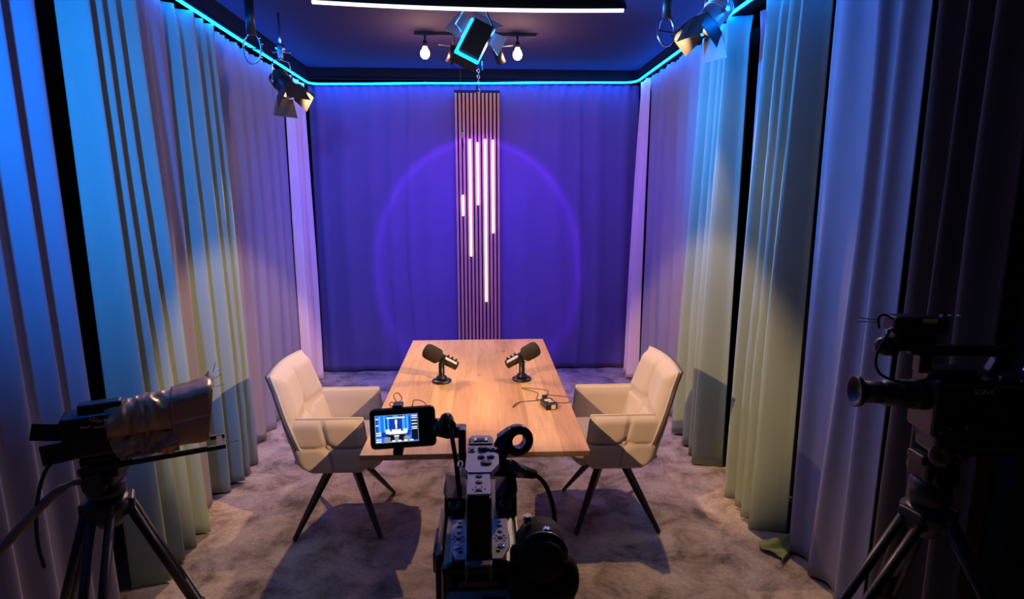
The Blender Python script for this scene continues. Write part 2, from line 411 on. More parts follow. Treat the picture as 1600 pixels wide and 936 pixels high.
# ------------------------------------------------------------------ wooden slat panel with light tubes
t = thing('slat_panel', 'tall wooden slat panel in the middle of the back wall', 'wall panel', (-0.031, 5.68, 0.02))
b = MB(); b.box((0, 0.0, 1.33), (0.416, 0.012, 2.66)); b.box((0, -0.012, 2.655), (0.418, 0.034, 0.02)); b.build('backing_board', 'felt', t)
b = MB(); pitch = 0.0355
for k in range(12):
    b.box((-0.195 + k * pitch, -0.020, 1.32), (0.0215 if 0 < k < 11 else 0.019, 0.026, 2.64), bev=0.001)
b.build('slats', 'slat', t)
def tubez(py): # height on the panel for a measured picture row
    a = math.atan((468 - py) / 920.0) - PITCH
    return 1.75 + 5.64 * math.tan(a)
for k, (lo, hi), lab in ((1, (337, 305), 'shortest glowing white tube in the leftmost lit groove of the slat panel'),
                         (3, (400, 218), 'long glowing white tube in the second lit groove from the left of the slat panel'),
                         (5, (320, 223), 'glowing white tube in the middle lit groove, ending well above the others beside it'),
                         (7, (471, 218), 'longest glowing white tube, reaching lowest on the slat panel'),
                         (9, (364, 219), 'glowing white tube in the rightmost lit groove of the slat panel')):
    x = -0.031 - 0.195 + (k + 0.5) * pitch
    z0, z1 = tubez(lo), tubez(hi)
    b = MB(); b.rod((0, 0, 0.006), (0, 0, z1 - z0 - 0.006), 0.0095, seg=10); b.ball((0, 0, 0.006), 0.0095, seg=10); b.ball((0, 0, z1 - z0 - 0.006), 0.0095, seg=10)
    o = b.build('light_tube', 'tube'); o.location = (x, 5.6380, z0)
    tag(o, lab, 'light tube', 'light tubes on the slat panel')

# ------------------------------------------------------------------ table
TX, TY = -0.03, 3.085
t = thing('conference_table', 'light oak table with a planked top between the two armchairs', 'table', (TX, TY, 0))
b = MB(); b.box((0, 0, 0.738), (0.905, 1.83, 0.024), bev=0.003); b.build('tabletop', 'oak', t)
b = MB(); b.box((0, 0, 0.714), (0.34, 0.9, 0.022), bev=0.003); b.build('support_frame', 'blk', t)
b = MB(); b.rod((0, 0, 0.03), (0, 0, 0.705), 0.045, 0.038, 20); b.build('column', 'blk', t)
b = MB(); b.lathe([(0.0, 0.0), (0.19, 0.0), (0.19, 0.012), (0.06, 0.03), (0.0, 0.03)]); b.build('base_plate', 'blk', t)

# ------------------------------------------------------------------ armchairs
def pillow(u, v, su=(0.5,), sv=(0.5,), depth=0.022, edge=0.10):
    """0..1 puff height of a quilted panel with seams at su / sv"""
    e = min(1, u / edge) * min(1, (1 - u) / edge); e2 = min(1, v / edge) * min(1, (1 - v) / edge)
    rim = (1 - (1 - e) ** 2) * (1 - (1 - e2) ** 2)
    s = 1.0
    for a in su: s *= 1 - 0.55 * math.exp(-((u - a) / 0.022) ** 2)
    for a in sv: s *= 1 - 0.55 * math.exp(-((v - a) / 0.022) ** 2)
    for a in su:
        for c in sv:
            s *= 1 - 0.75 * math.exp(-(((u - a) ** 2 + (v - c) ** 2) / 0.006))
    return rim * s

def make_chair(label, loc, rotz, sd):
    t = thing('armchair', label, 'armchair', loc, rotz, 'upholstered armchairs at the table')
    # under shell / seat
    def shell(o):
        def g(u, v):
            y = -0.235 + 0.47 * u; x = -0.19 + 0.42 * v
            r = 0.03 * ((2 * u - 1) ** 8) + 0.035 * (max(0, (2 * v - 1)) ** 6) + 0.03 * (max(0, 1 - 2 * v) ** 6)
            return (x, y, (0.365 + r) if o else 0.435)
        return g
    b = MB(); b.grid(16, 16, shell(0), True, shell(1)); b.build('seat_shell', 'velvet', t)
    def seat(top):
        def g(u, v):
            y = -0.212 + 0.424 * u; x = -0.17 + 0.425 * v
            x -= 0.03 * (abs(2 * u - 1) ** 3) * (v ** 4)
            e = (1 - (2 * u - 1) ** 8) * (1 - (2 * v - 1) ** 8)
            return (x, y, 0.432 + (0.055 * e + 0.012 * pillow(u, v) if top else 0.0))
        return g
    b = MB(); b.grid(28, 28, seat(True), True, seat(False)); s = b.build('seat', 'velvet', t)
    b = MB(); b.tube([(0.252 - 0.03 * abs(2 * u - 1) ** 3, -0.212 + 0.424 * u, 0.436) for u in [k / 12 for k in range(13)]], 0.005); b.build('piping', 'piping', s)
    # front lip under seat
    b = MB()
    b.grid(12, 8, lambda u, v: (0.19 + 0.055 * math.sin(v * PI / 2), -0.2 + 0.4 * u, 0.37 + 0.062 * v), True, lambda u, v: (0.17, -0.2 + 0.4 * u, 0.37 + 0.062 * v))
    b.build('seat_front', 'velvet', t)
    # arms
    for sgn in (-1, 1):
        def outline(u, v):
            # v: bottom 0 .. top 1 ; u: back 0 .. front 1
            z = 0.372 + 0.284 * v
            xb = -0.165 - 0.075 * v; xf = 0.190 - 0.035 * v
            if v < 0.28:
                k = 1 - v / 0.28
                xf -= 0.055 * k ** 2.6; xb += 0.06 * k ** 2.6
            return xb + (xf - xb) * u, z
        def outer(u, v):
            x, z = outline(u, v)
            return (x, sgn * (0.240 + 0.030 * pillow(u, v, edge=0.13)), z)
        def inner(u, v):
            x, z = outline(u, v)
            return (x, sgn * (0.222 - 0.018 * pillow(u, v, su=(), sv=(), edge=0.2)), z)
        b = MB(); b.grid(34, 30, outer, True, inner); a = b.build('armrest', 'velvet', t)
        path = [outline(0, v) for v in (0.55, 0.7, 0.85, 1.0)] + [outline(u, 1.0) for u in (0.25, 0.5, 0.75, 1.0)] + [outline(1, v) for v in (0.9, 0.7, 0.5, 0.35, 0.2, 0.1, 0.0)]
        b = MB(); b.tube([(x, sgn * 0.236, z + 0.002) for x, z in path], 0.0052); b.build('piping', 'piping', a)
        x, z = outline(0.5, 0.5)
        b = MB(); b.ball((x, sgn * 0.250, z), 0.012, (1, 0.6, 1), 12); b.build('button', 'velvet', a)
    # backrest: leaning, slightly tapering upwards, wings meeting the arms
    def bp(u, v, o):
        y = (-0.5 + u) * (0.50 + 0.05 * math.sin(PI * min(1, v * 1.2)) - 0.0 * v)
        z = 0.43 + 0.445 * v + 0.012 * (1 - (2 * u - 1) ** 2) * v + 0.004 * abs(2 * u - 1) ** 6 * v
        x = -0.165 - 0.135 * v + 0.035 * (2 * u - 1) ** 2 * (1 - v * 0.4)
        return V((x + o, y, z))
    b = MB(); b.grid(36, 34, lambda u, v: bp(u, v, 0.010 + 0.048 * pillow(u, v, sv=(0.48,), edge=0.11)), True, lambda u, v: bp(u, v, -0.012))
    k = b.build('backrest', 'velvet', t)
    b = MB(); b.grid(20, 20, lambda u, v: bp(u, v, -0.013), True, lambda u, v: bp(u, v, -0.020 - 0.016 * pillow(u, v, (), (), edge=0.2)))
    o = b.build('back_shell', 'darkfab', k); o['label'] = 'dark brown rear shell'
    rim = [bp(0, v, 0.006) for v in [j / 10 for j in range(11)]] + [bp(u, 1, 0.006) for u in [j / 12 for j in range(1, 13)]] + [bp(1, v, 0.006) for v in [1 - j / 10 for j in range(1, 11)]]
    b = MB(); b.tube(rim, 0.0055); b.build('piping', 'piping', k)
    # swivel hub and four splayed tapering legs
    b = MB(); b.lathe([(0, 0.335), (0.055, 0.335), (0.075, 0.35), (0.075, 0.366), (0, 0.366)]); b.build('swivel_hub', 'blk', t)
    for sx, sy in ((1, 1), (1, -1), (-1, 1), (-1, -1)):
        b = MB()
        a, c = V((0.045 * sx, 0.03 * sy, 0.35)), V((0.22 * sx, 0.235 * sy, 0.004))
        d = c - a; q = d.to_track_quat('Z', 'Y')
        ring = []
        for p, wd in ((a, 0.019), (a.lerp(c, 0.5), 0.0155), (c, 0.009)):
            ring.append([b.bm.verts.new(p + q @ V((ux * wd, uy * wd * 0.8, 0))) for ux, uy in ((1, 1), (-1, 1), (-1, -1), (1, -1))])
        for i in range(2):
            for j in range(4): b.bm.faces.new((ring[i][j], ring[i][(j + 1) % 4], ring[i + 1][(j + 1) % 4], ring[i + 1][j]))
        b.bm.faces.new(ring[0]); b.bm.faces.new(ring[2])
        l = b.build('leg', 'blk', t)
    return t
make_chair('beige quilted armchair on the left side of the table', (-0.752, 3.035, 0), 0.0, 1)
make_chair('beige quilted armchair on the right side of the table', (0.694, 3.012, 0), PI, 2)

# ------------------------------------------------------------------ microphones
def make_mic(label, loc, s):
    t = thing('desk_microphone', label, 'microphone', loc, 0, 'desk microphones on the table')
    b = MB(); b.lathe([(0, 0), (0.050, 0), (0.053, 0.004), (0.053, 0.009), (0.046, 0.015), (0.030, 0.017), (0, 0.017)]); b.build('base', 'blkp', t)
    b = MB(); b.lathe([(0, 0.017), (0.027, 0.017), (0.029, 0.022), (0.027, 0.031), (0.018, 0.036), (0.016, 0.040), (0.0155, 0.105), (0.0, 0.105)]); b.build('stem', 'blkp', t)
    a = math.radians(31); ax = V((-s * math.cos(a), -0.12, math.sin(a))).normalized()
    c = V((s * 0.012, 0.012, 0.122)); up = ax.cross(V((0, 1, 0)) * s).normalized()
    if up.z < 0: up = -up
    side = ax.cross(up)
    b = MB(); b.rod(c - ax * 0.075, c + ax * 0.03, 0.0245, 0.026, 20); b.lathe([(0, -0.002), (0.022, -0.002), (0.0245, 0.002), (0.0245, 0.006), (0, 0.006)], c - ax * 0.08, ax); b.build('body', 'blkp', t)
    b = MB()
    pr = [(0, 0)] + [(0.040 * (1 - (1 - k / 5) ** 2.4) + 0.002, 0.028 * k / 5) for k in range(1, 6)] + [(0.0425, 0.075), (0.041, 0.09), (0.034, 0.102), (0.02, 0.108), (0, 0.109)]
    b.lathe(pr, c + ax * 0.012, ax, 28); f = b.build('windscreen', 'foam', t)
    # pale side strip, knobs
    front = V((0, -1, 0)); front = (front - ax * front.dot(ax)).normalized()
    q = Matrix((ax, ax.cross(front), front)).transposed()
    mid = c - ax * 0.035 + (front * 0.6 + up * 0.55).normalized() * 0.0245
    b = MB(); qq = Matrix((ax, (front * 0.55 - up * 0.6).normalized(), (front * 0.6 + up * 0.55).normalized())).transposed()
    b.box(mid, (0.07, 0.014, 0.003), qq.to_4x4(), 0.001); o = b.build('side_strip', 'silver', t); o['label'] = 'pale metal strip'
    for k in range(3):
        p = c - ax * (0.012 + 0.024 * k) + up * 0.024
        b = MB(); b.rod(p, p + up * 0.011, 0.006, 0.0055, 10); b.build('knob', 'blkp', t)
    b = MB(); b.rod(c - V((0, 0.027, 0)) + V((0, 0, -0.01)), c + V((0, 0.027, 0)) + V((0, 0, -0.01)), 0.011, seg=12); b.build('pivot', 'blkp', t)
    return t
make_mic('black desk microphone on the table in front of the left armchair', (-0.222, 3.07, 0.75), 1)
make_mic('black desk microphone on the table in front of the right armchair', (0.212, 3.085, 0.75), -1)

# ------------------------------------------------------------------ small things on the table
t = thing('wireless_transmitter', 'small black box with yellow and white labels on the right side of the table', 'transmitter', (0.312, 2.665, 0.75), math.radians(14))
b = MB(); b.box((0, 0, 0.014), (0.058, 0.088, 0.028), bev=0.004); b.build('case', 'blkp', t)
b = MB(); b.box((0, 0.012, 0.0288), (0.032, 0.020, 0.0012)); o = b.build('yellow_label', 'yellow', t)
b = MB(); b.box((0.006, -0.012, 0.0288), (0.026, 0.010, 0.0012)); b.build('upper_label', 'labelw', t)
b = MB(); b.box((0.008, -0.0446, 0.013), (0.022, 0.0012, 0.020)); b.build('front_label', 'labelw', t)
b = MB(); b.rod((-0.018, 0.044, 0.014), (-0.018, 0.056, 0.014), 0.004, seg=8); b.rod((0.012, 0.044, 0.014), (0.012, 0.054, 0.014), 0.005, seg=8); b.build('sockets', 'blk', t)
def crv(pts, n=8):
    out = []
    P = [V(p) for p in pts]
    for i in range(len(P) - 1):
        p0, p1, p2, p3 = P[max(i - 1, 0)], P[i], P[i + 1], P[min(i + 2, len(P) - 1)]
        for k in range(n):
            s = k / n
            out.append(0.5 * ((2 * p1) + (p2 - p0) * s + (2 * p0 - 5 * p1 + 4 * p2 - p3) * s * s + (3 * p1 - p0 - 3 * p2 + p3) * s ** 3))
    out.append(P[-1]); return out
z = 0.7525
t = thing('clip_microphone', 'small black clip microphone with thin looped lead behind the transmitter box', 'microphone', (0.305, 2.79, 0.75))
O = V((0.305, 2.79, 0.75))
b = MB(); b.box((0.0, 0, 0.007), (0.022, 0.018, 0.014), Matrix.Rotation(0.3, 4, 'Z'), 0.002); b.ball((0.012, 0.01, 0.008), 0.006); b.build('clip', 'blkp', t)
b = MB(); b.tube([V(p) - O for p in crv([(0.27, 2.725, z + .012), (0.262, 2.77, z), (0.275, 2.86, z), (0.20, 2.93, z + .004), (0.325, 2.90, z), (0.33, 2.83, z), (0.40, 2.80, z), (0.44, 2.76, z + .004), (0.41, 2.71, z), (0.35, 2.715, z)])], 0.0016, 6)
b.tube([V(p) - O for p in crv([(0.31, 2.79, z + .004), (0.27, 2.75, z), (0.22, 2.74, z), (0.165, 2.72, z), (0.14, 2.66, z), (0.16, 2.69, z + .002), (0.18, 2.735, z)])], 0.0016, 6)
b.build('lead', 'cable', t)
b = MB()
t = thing('earpiece_cable', 'thin coiled cable with small black plug on the left side of the table', 'cable', (-0.36, 2.72, 0.75))
O = V((-0.36, 2.72, 0.75))
b = MB(); b.tube([V(p) - O for p in crv([(-0.33, 2.62, z), (-0.36, 2.66, z), (-0.41, 2.74, z), (-0.45, 2.86, z), (-0.43, 2.89, z), (-0.40, 2.80, z), (-0.42, 2.74, z + .003), (-0.48 + .03, 2.76, z), (-0.44, 2.70, z + .003), (-0.38, 2.68, z), (-0.34, 2.70, z), (-0.34, 2.78, z), (-0.30, 2.77, z), (-0.27, 2.70, z), (-0.28, 2.62, z)])], 0.0016, 6); b.build('lead', 'cable', t)
b = MB(); b.box((0.035, -0.095, 0.007), (0.03, 0.02, 0.014), bev=0.003); b.build('plug', 'blkp', t)

# ------------------------------------------------------------------ overhead softbox
t = thing('softbox', 'large black softbox hanging over the near end of the table', 'softbox', (-0.035, 2.45, CEIL))
O = V((-0.035, 2.45, CEIL))
nrm = V((0, 0.70, -0.71)).normalized(); upv = V((0, 0.71, 0.70)).normalized()
def sb(x, h, d=0.0): # point on the softbox face; d behind it
    droop = -0.020 * (1 - (x / 0.57) ** 2)
    return V((-0.035 + x, 2.30, 2.415)) + upv * (h + droop) - nrm * d + V((0, 0, -0.006 * (x / 0.57))) - O
b = MB(); b.grid(24, 4, lambda u, v: sb(-0.565 + 1.13 * u, 0.0 + 0.52 * v, 0.0), False, lambda u, v: sb(-0.565 + 1.13 * u, 0.0 + 0.52 * v, 0.010)); b.build('diffuser', 'softglow', t)
b = MB()
# four black fabric sides converging behind the face
def side(p0, p1, q0, q1):
    def g(o):
        def f(u, v):
            a = p0.lerp(p1, u); 
            if abs(p0.x - p1.x) > 0.5: a = sb(-0.575 + 1.15 * u if p0.x < p1.x else 0.575 - 1.15 * u, 0.005 if (p0 - sb(-0.575, 0.005, 0.012)).length < 0.01 else 0.515, 0.012)
            c = q0.lerp(q1, u); p = a.lerp(c, v)
            return p + (-nrm) * (0.03 * math.sin(PI * v)) * o
        return f
    b.grid(24, 6, g(1.0), True, g(0.86))
A_, B_, C_, D_ = sb(-0.575, 0.005, 0.012), sb(0.575, 0.005, 0.012), sb(0.575, 0.515, 0.02), sb(-0.575, 0.515, 0.02)
a_, b_, c_, d_ = sb(-0.09, 0.17, 0.26), sb(0.09, 0.17, 0.26), sb(0.09, 0.34, 0.26), sb(-0.09, 0.34, 0.26)
side(A_, B_, a_, b_); side(D_, C_, d_, c_)
def endside(p, q, r, s_):
    b.grid(6, 6, lambda u, v: p.lerp(q, u).lerp(r.lerp(s_, u), v), True, lambda u, v: p.lerp(q, u).lerp(r.lerp(s_, u), v) - nrm * 0.004)
endside(A_, D_, a_, d_); endside(B_, C_, b_, c_)
b.grid(2, 2, lambda u, v: a_.lerp(b_, u).lerp(d_.lerp(c_, u), v), True, lambda u, v: a_.lerp(b_, u).lerp(d_.lerp(c_, u), v) - nrm * 0.01)
b.build('fabric_shell', 'rubber', t)
b = MB(); b.tube([sb(-0.575 + 1.15 * k / 24, 0.012, 0.012) for k in range(25)], 0.006, 6); b.build('rim', 'brownplastic', t)
b = MB(); hc = sb(0, 0.255, 0.27); b.rod(hc, hc - nrm * 0.12, 0.05, seg=20); b.rod(hc - nrm * 0.06, V((hc.x, hc.y - 0.05, 0.0)), 0.012, seg=10); b.build('lamp_head', 'blk', t)

# ------------------------------------------------------------------ theatre lamps
def fresnel(label, loc, aim, watts, scale=1.0, spot=34, blend=0.45, clamp=True, doors=0.6, shut=False, body='blk'):
    loc, aim = V(loc), V(aim)
    t = thing('theatre_lamp', label, 'theatre lamp', loc, 0, 'theatre lamps with barn doors')
    dr = (aim - loc).normalized(); q = dr.to_track_quat('-Z', 'Y')
    T = q.to_matrix().to_4x4() @ Matrix.Diagonal((scale, scale, scale, 1))
    b = MB(T); b.lathe([(0, 0.12), (0.045, 0.12), (0.062, 0.10), (0.068, 0.06), (0.068, -0.05), (0.074, -0.055), (0.074, -0.075), (0.064, -0.075), (0.064, -0.062), (0, -0.062)])
    for k in range(5): b.lathe([(0.066, 0.0), (0.073, 0.0), (0.073, 0.004), (0.066, 0.004)], (0, 0, 0.02 + 0.016 * k))
    b.build('housing', body, t)
    b = MB(T); b.lathe([(0, -0.064), (0.062, -0.064), (0.05, -0.070), (0, -0.074)]); b.build('lens', 'lens', t)
    for k in range(4):
        R = Matrix.Rotation(k * PI / 2, 4, 'Z')
        b = MB(T @ R)
        op = (0.40, -0.30, 0.40, 0.85)[k] if shut else (doors if k in (1, 3) else doors * 0.8)
        w0, w1, L = 0.070, (0.105 if k in (1, 3) else 0.075), 0.13
        z1 = -0.078 - L * math.cos(op); x1 = 0.072 + L * math.sin(op)
        b.poly([(0.072, -w0, -0.076), (0.072, w0, -0.076), (x1, w1, z1), (x1, -w1, z1)], 0.002, (math.cos(op), 0, math.sin(op)))
        b.build('barn_door', 'blk', t)
    # yoke
    s = T @ V((0.085, 0, 0.02)); s2 = T @ V((-0.085, 0, 0.02)); up = V((0, 0, 0.14 * scale))
    b = MB(); b.tube([s, s + up * 0.6, (s + up).lerp(s2 + up, 0.12) + up * .1, (s + s2) / 2 + up * 1.15, (s + up).lerp(s2 + up, 0.88) + up * .1, s2 + up * 0.6, s2], 0.006 * scale, 6)
    b.rod(T @ V((0.068, 0, 0.02)), T @ V((0.095, 0, 0.02)), 0.014 * scale, seg=10); b.rod(T @ V((-0.068, 0, 0.02)), T @ V((-0.095, 0, 0.02)), 0.014 * scale, seg=10)
    y_ = b.build('yoke', 'chrome' if clamp else 'blk', t)
    c0 = (s + s2) / 2 + up * 1.15; topz = CEIL - loc.z
    b = MB()
    if clamp:
        b.box(c0 + V((0, 0, 0.03)), (0.03, 0.03, 0.045), bev=0.004); b.lathe([(0.016, -0.01), (0.03, -0.01), (0.03, 0.01), (0.016, 0.01)], c0 + V((0, 0, 0.07)), (0, 1, 0), 14)
        b.rod(c0 + V((-0.05, 0, 0.045)), c0 + V((0.05, 0, 0.045)), 0.004, seg=8); b.ball(c0 + V((0.055, 0, 0.045)), 0.009, seg=8)
    b.rod(c0, V((c0.x, c0.y, topz)), 0.008, seg=8)
    b.build('hanging_clamp', 'chrome', t)
    light('theatre_lamp_light', 'SPOT', T @ V((0, 0, -0.085)), watts, t, q, spot_size=math.radians(spot), spot_blend=blend, shadow_soft_size=0.018)
    return t
fresnel('theatre lamp with black barn doors hanging in the back left corner', (-1.255, 4.02, 2.44), (0.75, 2.50, 0.0), 'back_left', 0.85, spot=125, blend=0.3, doors=0.75, shut=True)
fresnel('theatre lamp with open barn doors hanging above the right curtains', (1.29, 3.42, 2.72), (-0.95, 2.55, 0.0), 'back_right', 1.0, spot=125, blend=0.3, body='silver', doors=0.75, shut=True)
fresnel('theatre lamp high on the right, nearest the camera', (1.36, 1.02, 2.44), (-1.0, 3.35, 0.72), 'key_right', 1.0, spot=30, blend=0.4)
fresnel('theatre lamp high on the left, nearest the camera', (-1.36, 0.82, 2.38), (0.98, 3.35, 0.72), 'key_left', 1.0, spot=30, blend=0.4)

# poles with metal hoops hanging from the ceiling
def hoop(label, loc, pole, r):
    t = thing('hanging_pole', label, 'pole', loc, 0, 'hanging poles with hoops')
    x, y, zz = loc; H = CEIL - zz
    b = MB(); b.rod((0, 0, H - pole), (0, 0, H), 0.026, seg=16); b.build('pole', 'blk', t)
    b = MB(); c = H - pole - r * 1.7 + 0.01
    b.tube([(r * math.cos(a), 0.25 * r * math.sin(a), c + 1.7 * r * math.sin(a)) for a in [2 * PI * k / 28 for k in range(28)]], 0.0055, 8, True)
    h = b.build('hoop', 'chrome', t)
    for k in range(5):
        b = MB(); a = -0.6 + 0.45 * k; b.rod((r * math.cos(a), 0.25 * r * math.sin(a), c + 1.7 * r * math.sin(a)), (r * math.cos(a) + 0.015, 0, c + 1.7 * r * math.sin(a)), 0.003, seg=6)
        b.build('screw', 'chrome', h)
    b = MB(); b.rod((-r, 0, c + 0.2 * r), (r, 0, c - 0.1 * r), 0.004, seg=6); b.build('crossbar', 'blk', t)
hoop('black pole with a metal hoop hanging above the left curtains', (-1.34, 3.75, 2.50), 0.20, 0.052)
hoop('black pole with a metal hoop hanging from the ceiling beside the right lamp', (1.03, 3.42, 2.52), 0.17, 0.046)

# ------------------------------------------------------------------ ceiling track with bulbs and little spots
t = thing('ceiling_track', 'dark track bar on the ceiling above the far end of the table', 'light track', (-0.03, 4.43, CEIL))
b = MB(); b.box((0, 0, -0.012), (0.86, 0.03, 0.024), bev=0.003); b.build('bar', 'blk', t)
b = MB(); b.box((0, 0, -0.03), (0.10, 0.05, 0.02), bev=0.004); b.build('feed_box', 'blk', t)
for x, lab in ((-0.385, 'glowing bare bulb hanging left of the blue panel lamp'), (0.265, 'glowing bare bulb hanging right of the blue panel lamp')):
    t = thing('light_bulb', lab, 'light bulb', (x, 4.40, 2.72), 0, 'bare bulbs under the ceiling track')
    b = MB(); b.rod((0, 0.0, 0.045), (0, 0.0, 0.085), 0.017, 0.014, 14); b.rod((0, 0, 0.08), (0, 0.02, CEIL - 2.72 - 0.024), 0.006, seg=8); b.build('socket', 'blk', t)
    b = MB(); b.lathe([(0, -0.036), (0.014, -0.034), (0.027, -0.022), (0.033, -0.004), (0.030, 0.014), (0.018, 0.034), (0.014, 0.046), (0, 0.046)]); b.build('glass_bulb', 'bulbglass', t)
    light('bulb_light', 'POINT', (0, 0, -0.06), 'bulb', t, shadow_soft_size=0.03)
for x, s, lab in ((-0.19, -1, 'small black spotlight hanging just left of the blue panel lamp'), (0.13, 1, 'small black spotlight hanging just right of the blue panel lamp')):
    t = thing('track_spotlight', lab, 'spotlight', (x, 4.38, 2.71), 0, 'small spotlights on the ceiling track')
    d = V((s * 0.40, 0.55, -0.95)).normalized()
    light('spotlight_light', 'SPOT', d * 0.07, 'corner', t, d.to_track_quat('-Z', 'Y'), spot_size=math.radians(125), spot_blend=1.0, shadow_soft_size=0.03)
    b = MB(); b.rod(V((0, 0, 0)) - d * 0.055, d * 0.055, 0.034, 0.036, 18); b.build('head', 'blkp', t)
    b = MB(); b.tube([(-s * 0.005, 0.03, CEIL - 2.71 - 0.02), (-s * 0.005, 0.03, 0.06), (0, 0.0, 0.02)], 0.006, 6); b.rod((-s * 0.02, 0.0, 0.055), (s * 0.10, -0.01, 0.065), 0.004, seg=6); b.build('arm', 'gun', t)

# ------------------------------------------------------------------ blue panel lamp
PL = V((-0.03, 3.60, 2.62))
t = thing('panel_lamp', 'black panel lamp with blue glowing edges hanging in the middle under the ceiling', 'panel lamp', PL)
q = Matrix.Rotation(math.radians(27), 4, 'Y')    # rolled about the viewing direction
tilt = Matrix.Rotation(math.radians(-12), 4, 'X')
T = tilt @ q
b = MB(T); b.box((0.012, -0.02, 0), (0.125, 0.035, 0.21), bev=0.006)
for k in range(9): b.box((0.012, -0.041, -0.08 + 0.02 * k), (0.09, 0.006, 0.003))
b.build('housing', 'blkp', t)
b = MB(T); b.box((0.0, 0.012, 0), (0.150, 0.02, 0.225), bev=0.004); b.build('light_face', 'panelglow', t)
b = MB(T)
b.poly([(-0.08, 0.02, 0.11), (-0.17, 0.06, 0.13), (-0.20, 0.06, -0.0), (-0.08, 0.02, -0.02)], 0.002, (0, -1, 0)); b.build('barn_door', 'silver', t)
b = MB(T)
b.poly([(-0.07, 0.02, 0.118), (0.07, 0.02, 0.118), (0.10, 0.06, 0.18), (-0.10, 0.06, 0.18)], 0.002, (0, -1, 0)); b.build('barn_door', 'silver', t)
b = MB(T)
b.poly([(0.078, 0.02, 0.10), (0.078, 0.02, 0.03), (0.15, 0.05, 0.00), (0.15, 0.05, 0.12)], 0.002, (0, -1, 0)); b.build('barn_door', 'silver', t)
b = MB(T)
b.poly([(-0.07, 0.02, -0.118), (0.07, 0.02, -0.118), (0.09, 0.06, -0.15), (-0.09, 0.06, -0.15)], 0.002, (0, -1, 0)); b.build('barn_door', 'blk', t)
b = MB(); b.tube([T @ V((-0.085, -0.02, 0)), V((-0.11, -0.02, 0.08)), V((-0.06, -0.02, 0.16)), V((0.0, -0.02, 0.18)), V((0.06, -0.02, 0.16)), V((0.11, -0.02, 0.06)), T @ V((0.085, -0.02, 0))], 0.006, 6)
b.rod((0, -0.02, 0.17), (0, -0.02, CEIL - PL.z), 0.012, seg=10); b.build('yoke', 'chrome', t)
light('panel_lamp_light', 'SPOT', T @ V((0.12, 0.09, -0.02)), 'panel', t, (V((1.0, -0.22, -0.20))).to_track_quat('-Z', 'Y'), spot_size=math.radians(100), spot_blend=1.0, shadow_soft_size=0.09)
rl = light('ring_light', 'SPOT', (0, 0.10, 0.0), 'ring', t, (V((0.0, 2.0, -1.27))).to_track_quat('-Z', 'Y'), spot_size=math.radians(80), spot_blend=0.05, shadow_soft_size=0.01)
rl.data.use_nodes = True; nt = rl.data.node_tree; em = nt.nodes['Emission']
tc = nt.nodes.new('ShaderNodeTexCoord'); sx = nt.nodes.new('ShaderNodeSeparateXYZ'); ab = nt.nodes.new('ShaderNodeMath'); ab.operation = 'ABSOLUTE'
ac = nt.nodes.new('ShaderNodeMath'); ac.operation = 'ARCCOSINE'; cr = nt.nodes.new('ShaderNodeValToRGB')
nt.links.new(tc.outputs['Normal'], sx.inputs[0]); nt.links.new(sx.outputs['Z'], ab.inputs[0]); nt.links.new(ab.outputs[0], ac.inputs[0]); nt.links.new(ac.outputs[0], cr.inputs[0])
A0 = 0.375
e = cr.color_ramp.elements; e[0].position = 0.0; e[0].color = (0.14, 0.14, 0.14, 1); e[1].position = A0 - 0.05; e[1].color = (0.30, 0.30, 0.30, 1)
for p_, c_ in ((A0 - 0.015, 0.42), (A0, 1.0), (A0 + 0.012, 0.55), (A0 + 0.03, 0.0)): k = e.new(p_); k.color = (c_, c_, c_, 1)
nt.links.new(cr.outputs['Color'], em.inputs['Strength'])
# second blue panel lamp, above the photographer's right, washing the left curtains
t2 = thing('panel_lamp', 'black panel lamp hanging over the camera, turned to the left curtains', 'panel lamp', (-0.85, 0.55, 2.50))
dq = V((-0.75, 2.25, -0.55)).to_track_quat('-Z', 'Y'); T2 = dq.to_matrix().to_4x4()
b = MB(T2); b.box((0, 0, 0.02), (0.21, 0.125, 0.035), bev=0.006); b.build('housing', 'blkp', t2)
b = MB(T2); b.box((0, 0, -0.006), (0.20, 0.115, 0.014), bev=0.003); b.build('light_face', 'panelglow', t2)
b = MB(); b.rod((0, 0, 0.03), (0, 0, CEIL - 2.50), 0.012, seg=10); b.build('yoke', 'chrome', t2)
light('panel_lamp_light', 'SPOT', T2 @ V((0, 0, -0.02)), 'wash', t2, dq, spot_size=math.radians(72), spot_blend=1.0, shadow_soft_size=0.05)
# chain with hook under it
t = thing('hook_chain', 'short chrome chain with hook hanging below the blue panel lamp', 'chain', PL + V((0.02, 0.02, -0.13)))
b = MB()
b.rod((-0.02, 0, 0.02), (-0.02, 0, -0.035), 0.003, seg=6); b.rod((0.022, 0, 0.02), (0.022, 0, -0.03), 0.003, seg=6)
for k in range(6):
    zc = -0.035 - 0.016 * k; a = (k % 2) * PI / 2
    b.tube([(0.007 * math.cos(p) * math.cos(a), 0.007 * math.cos(p) * math.sin(a), zc + 0.011 * math.sin(p)) for p in [2 * PI * j / 12 for j in range(12)]], 0.0022, 6, True)
b.build('links', 'chrome', t)
b = MB(); b.tube([(0, 0, -0.126), (0, 0, -0.135), (0.008, 0, -0.142), (0.006, 0, -0.154), (-0.006, 0, -0.154), (-0.008, 0, -0.146)], 0.0025, 6); b.build('hook', 'chrome', t)
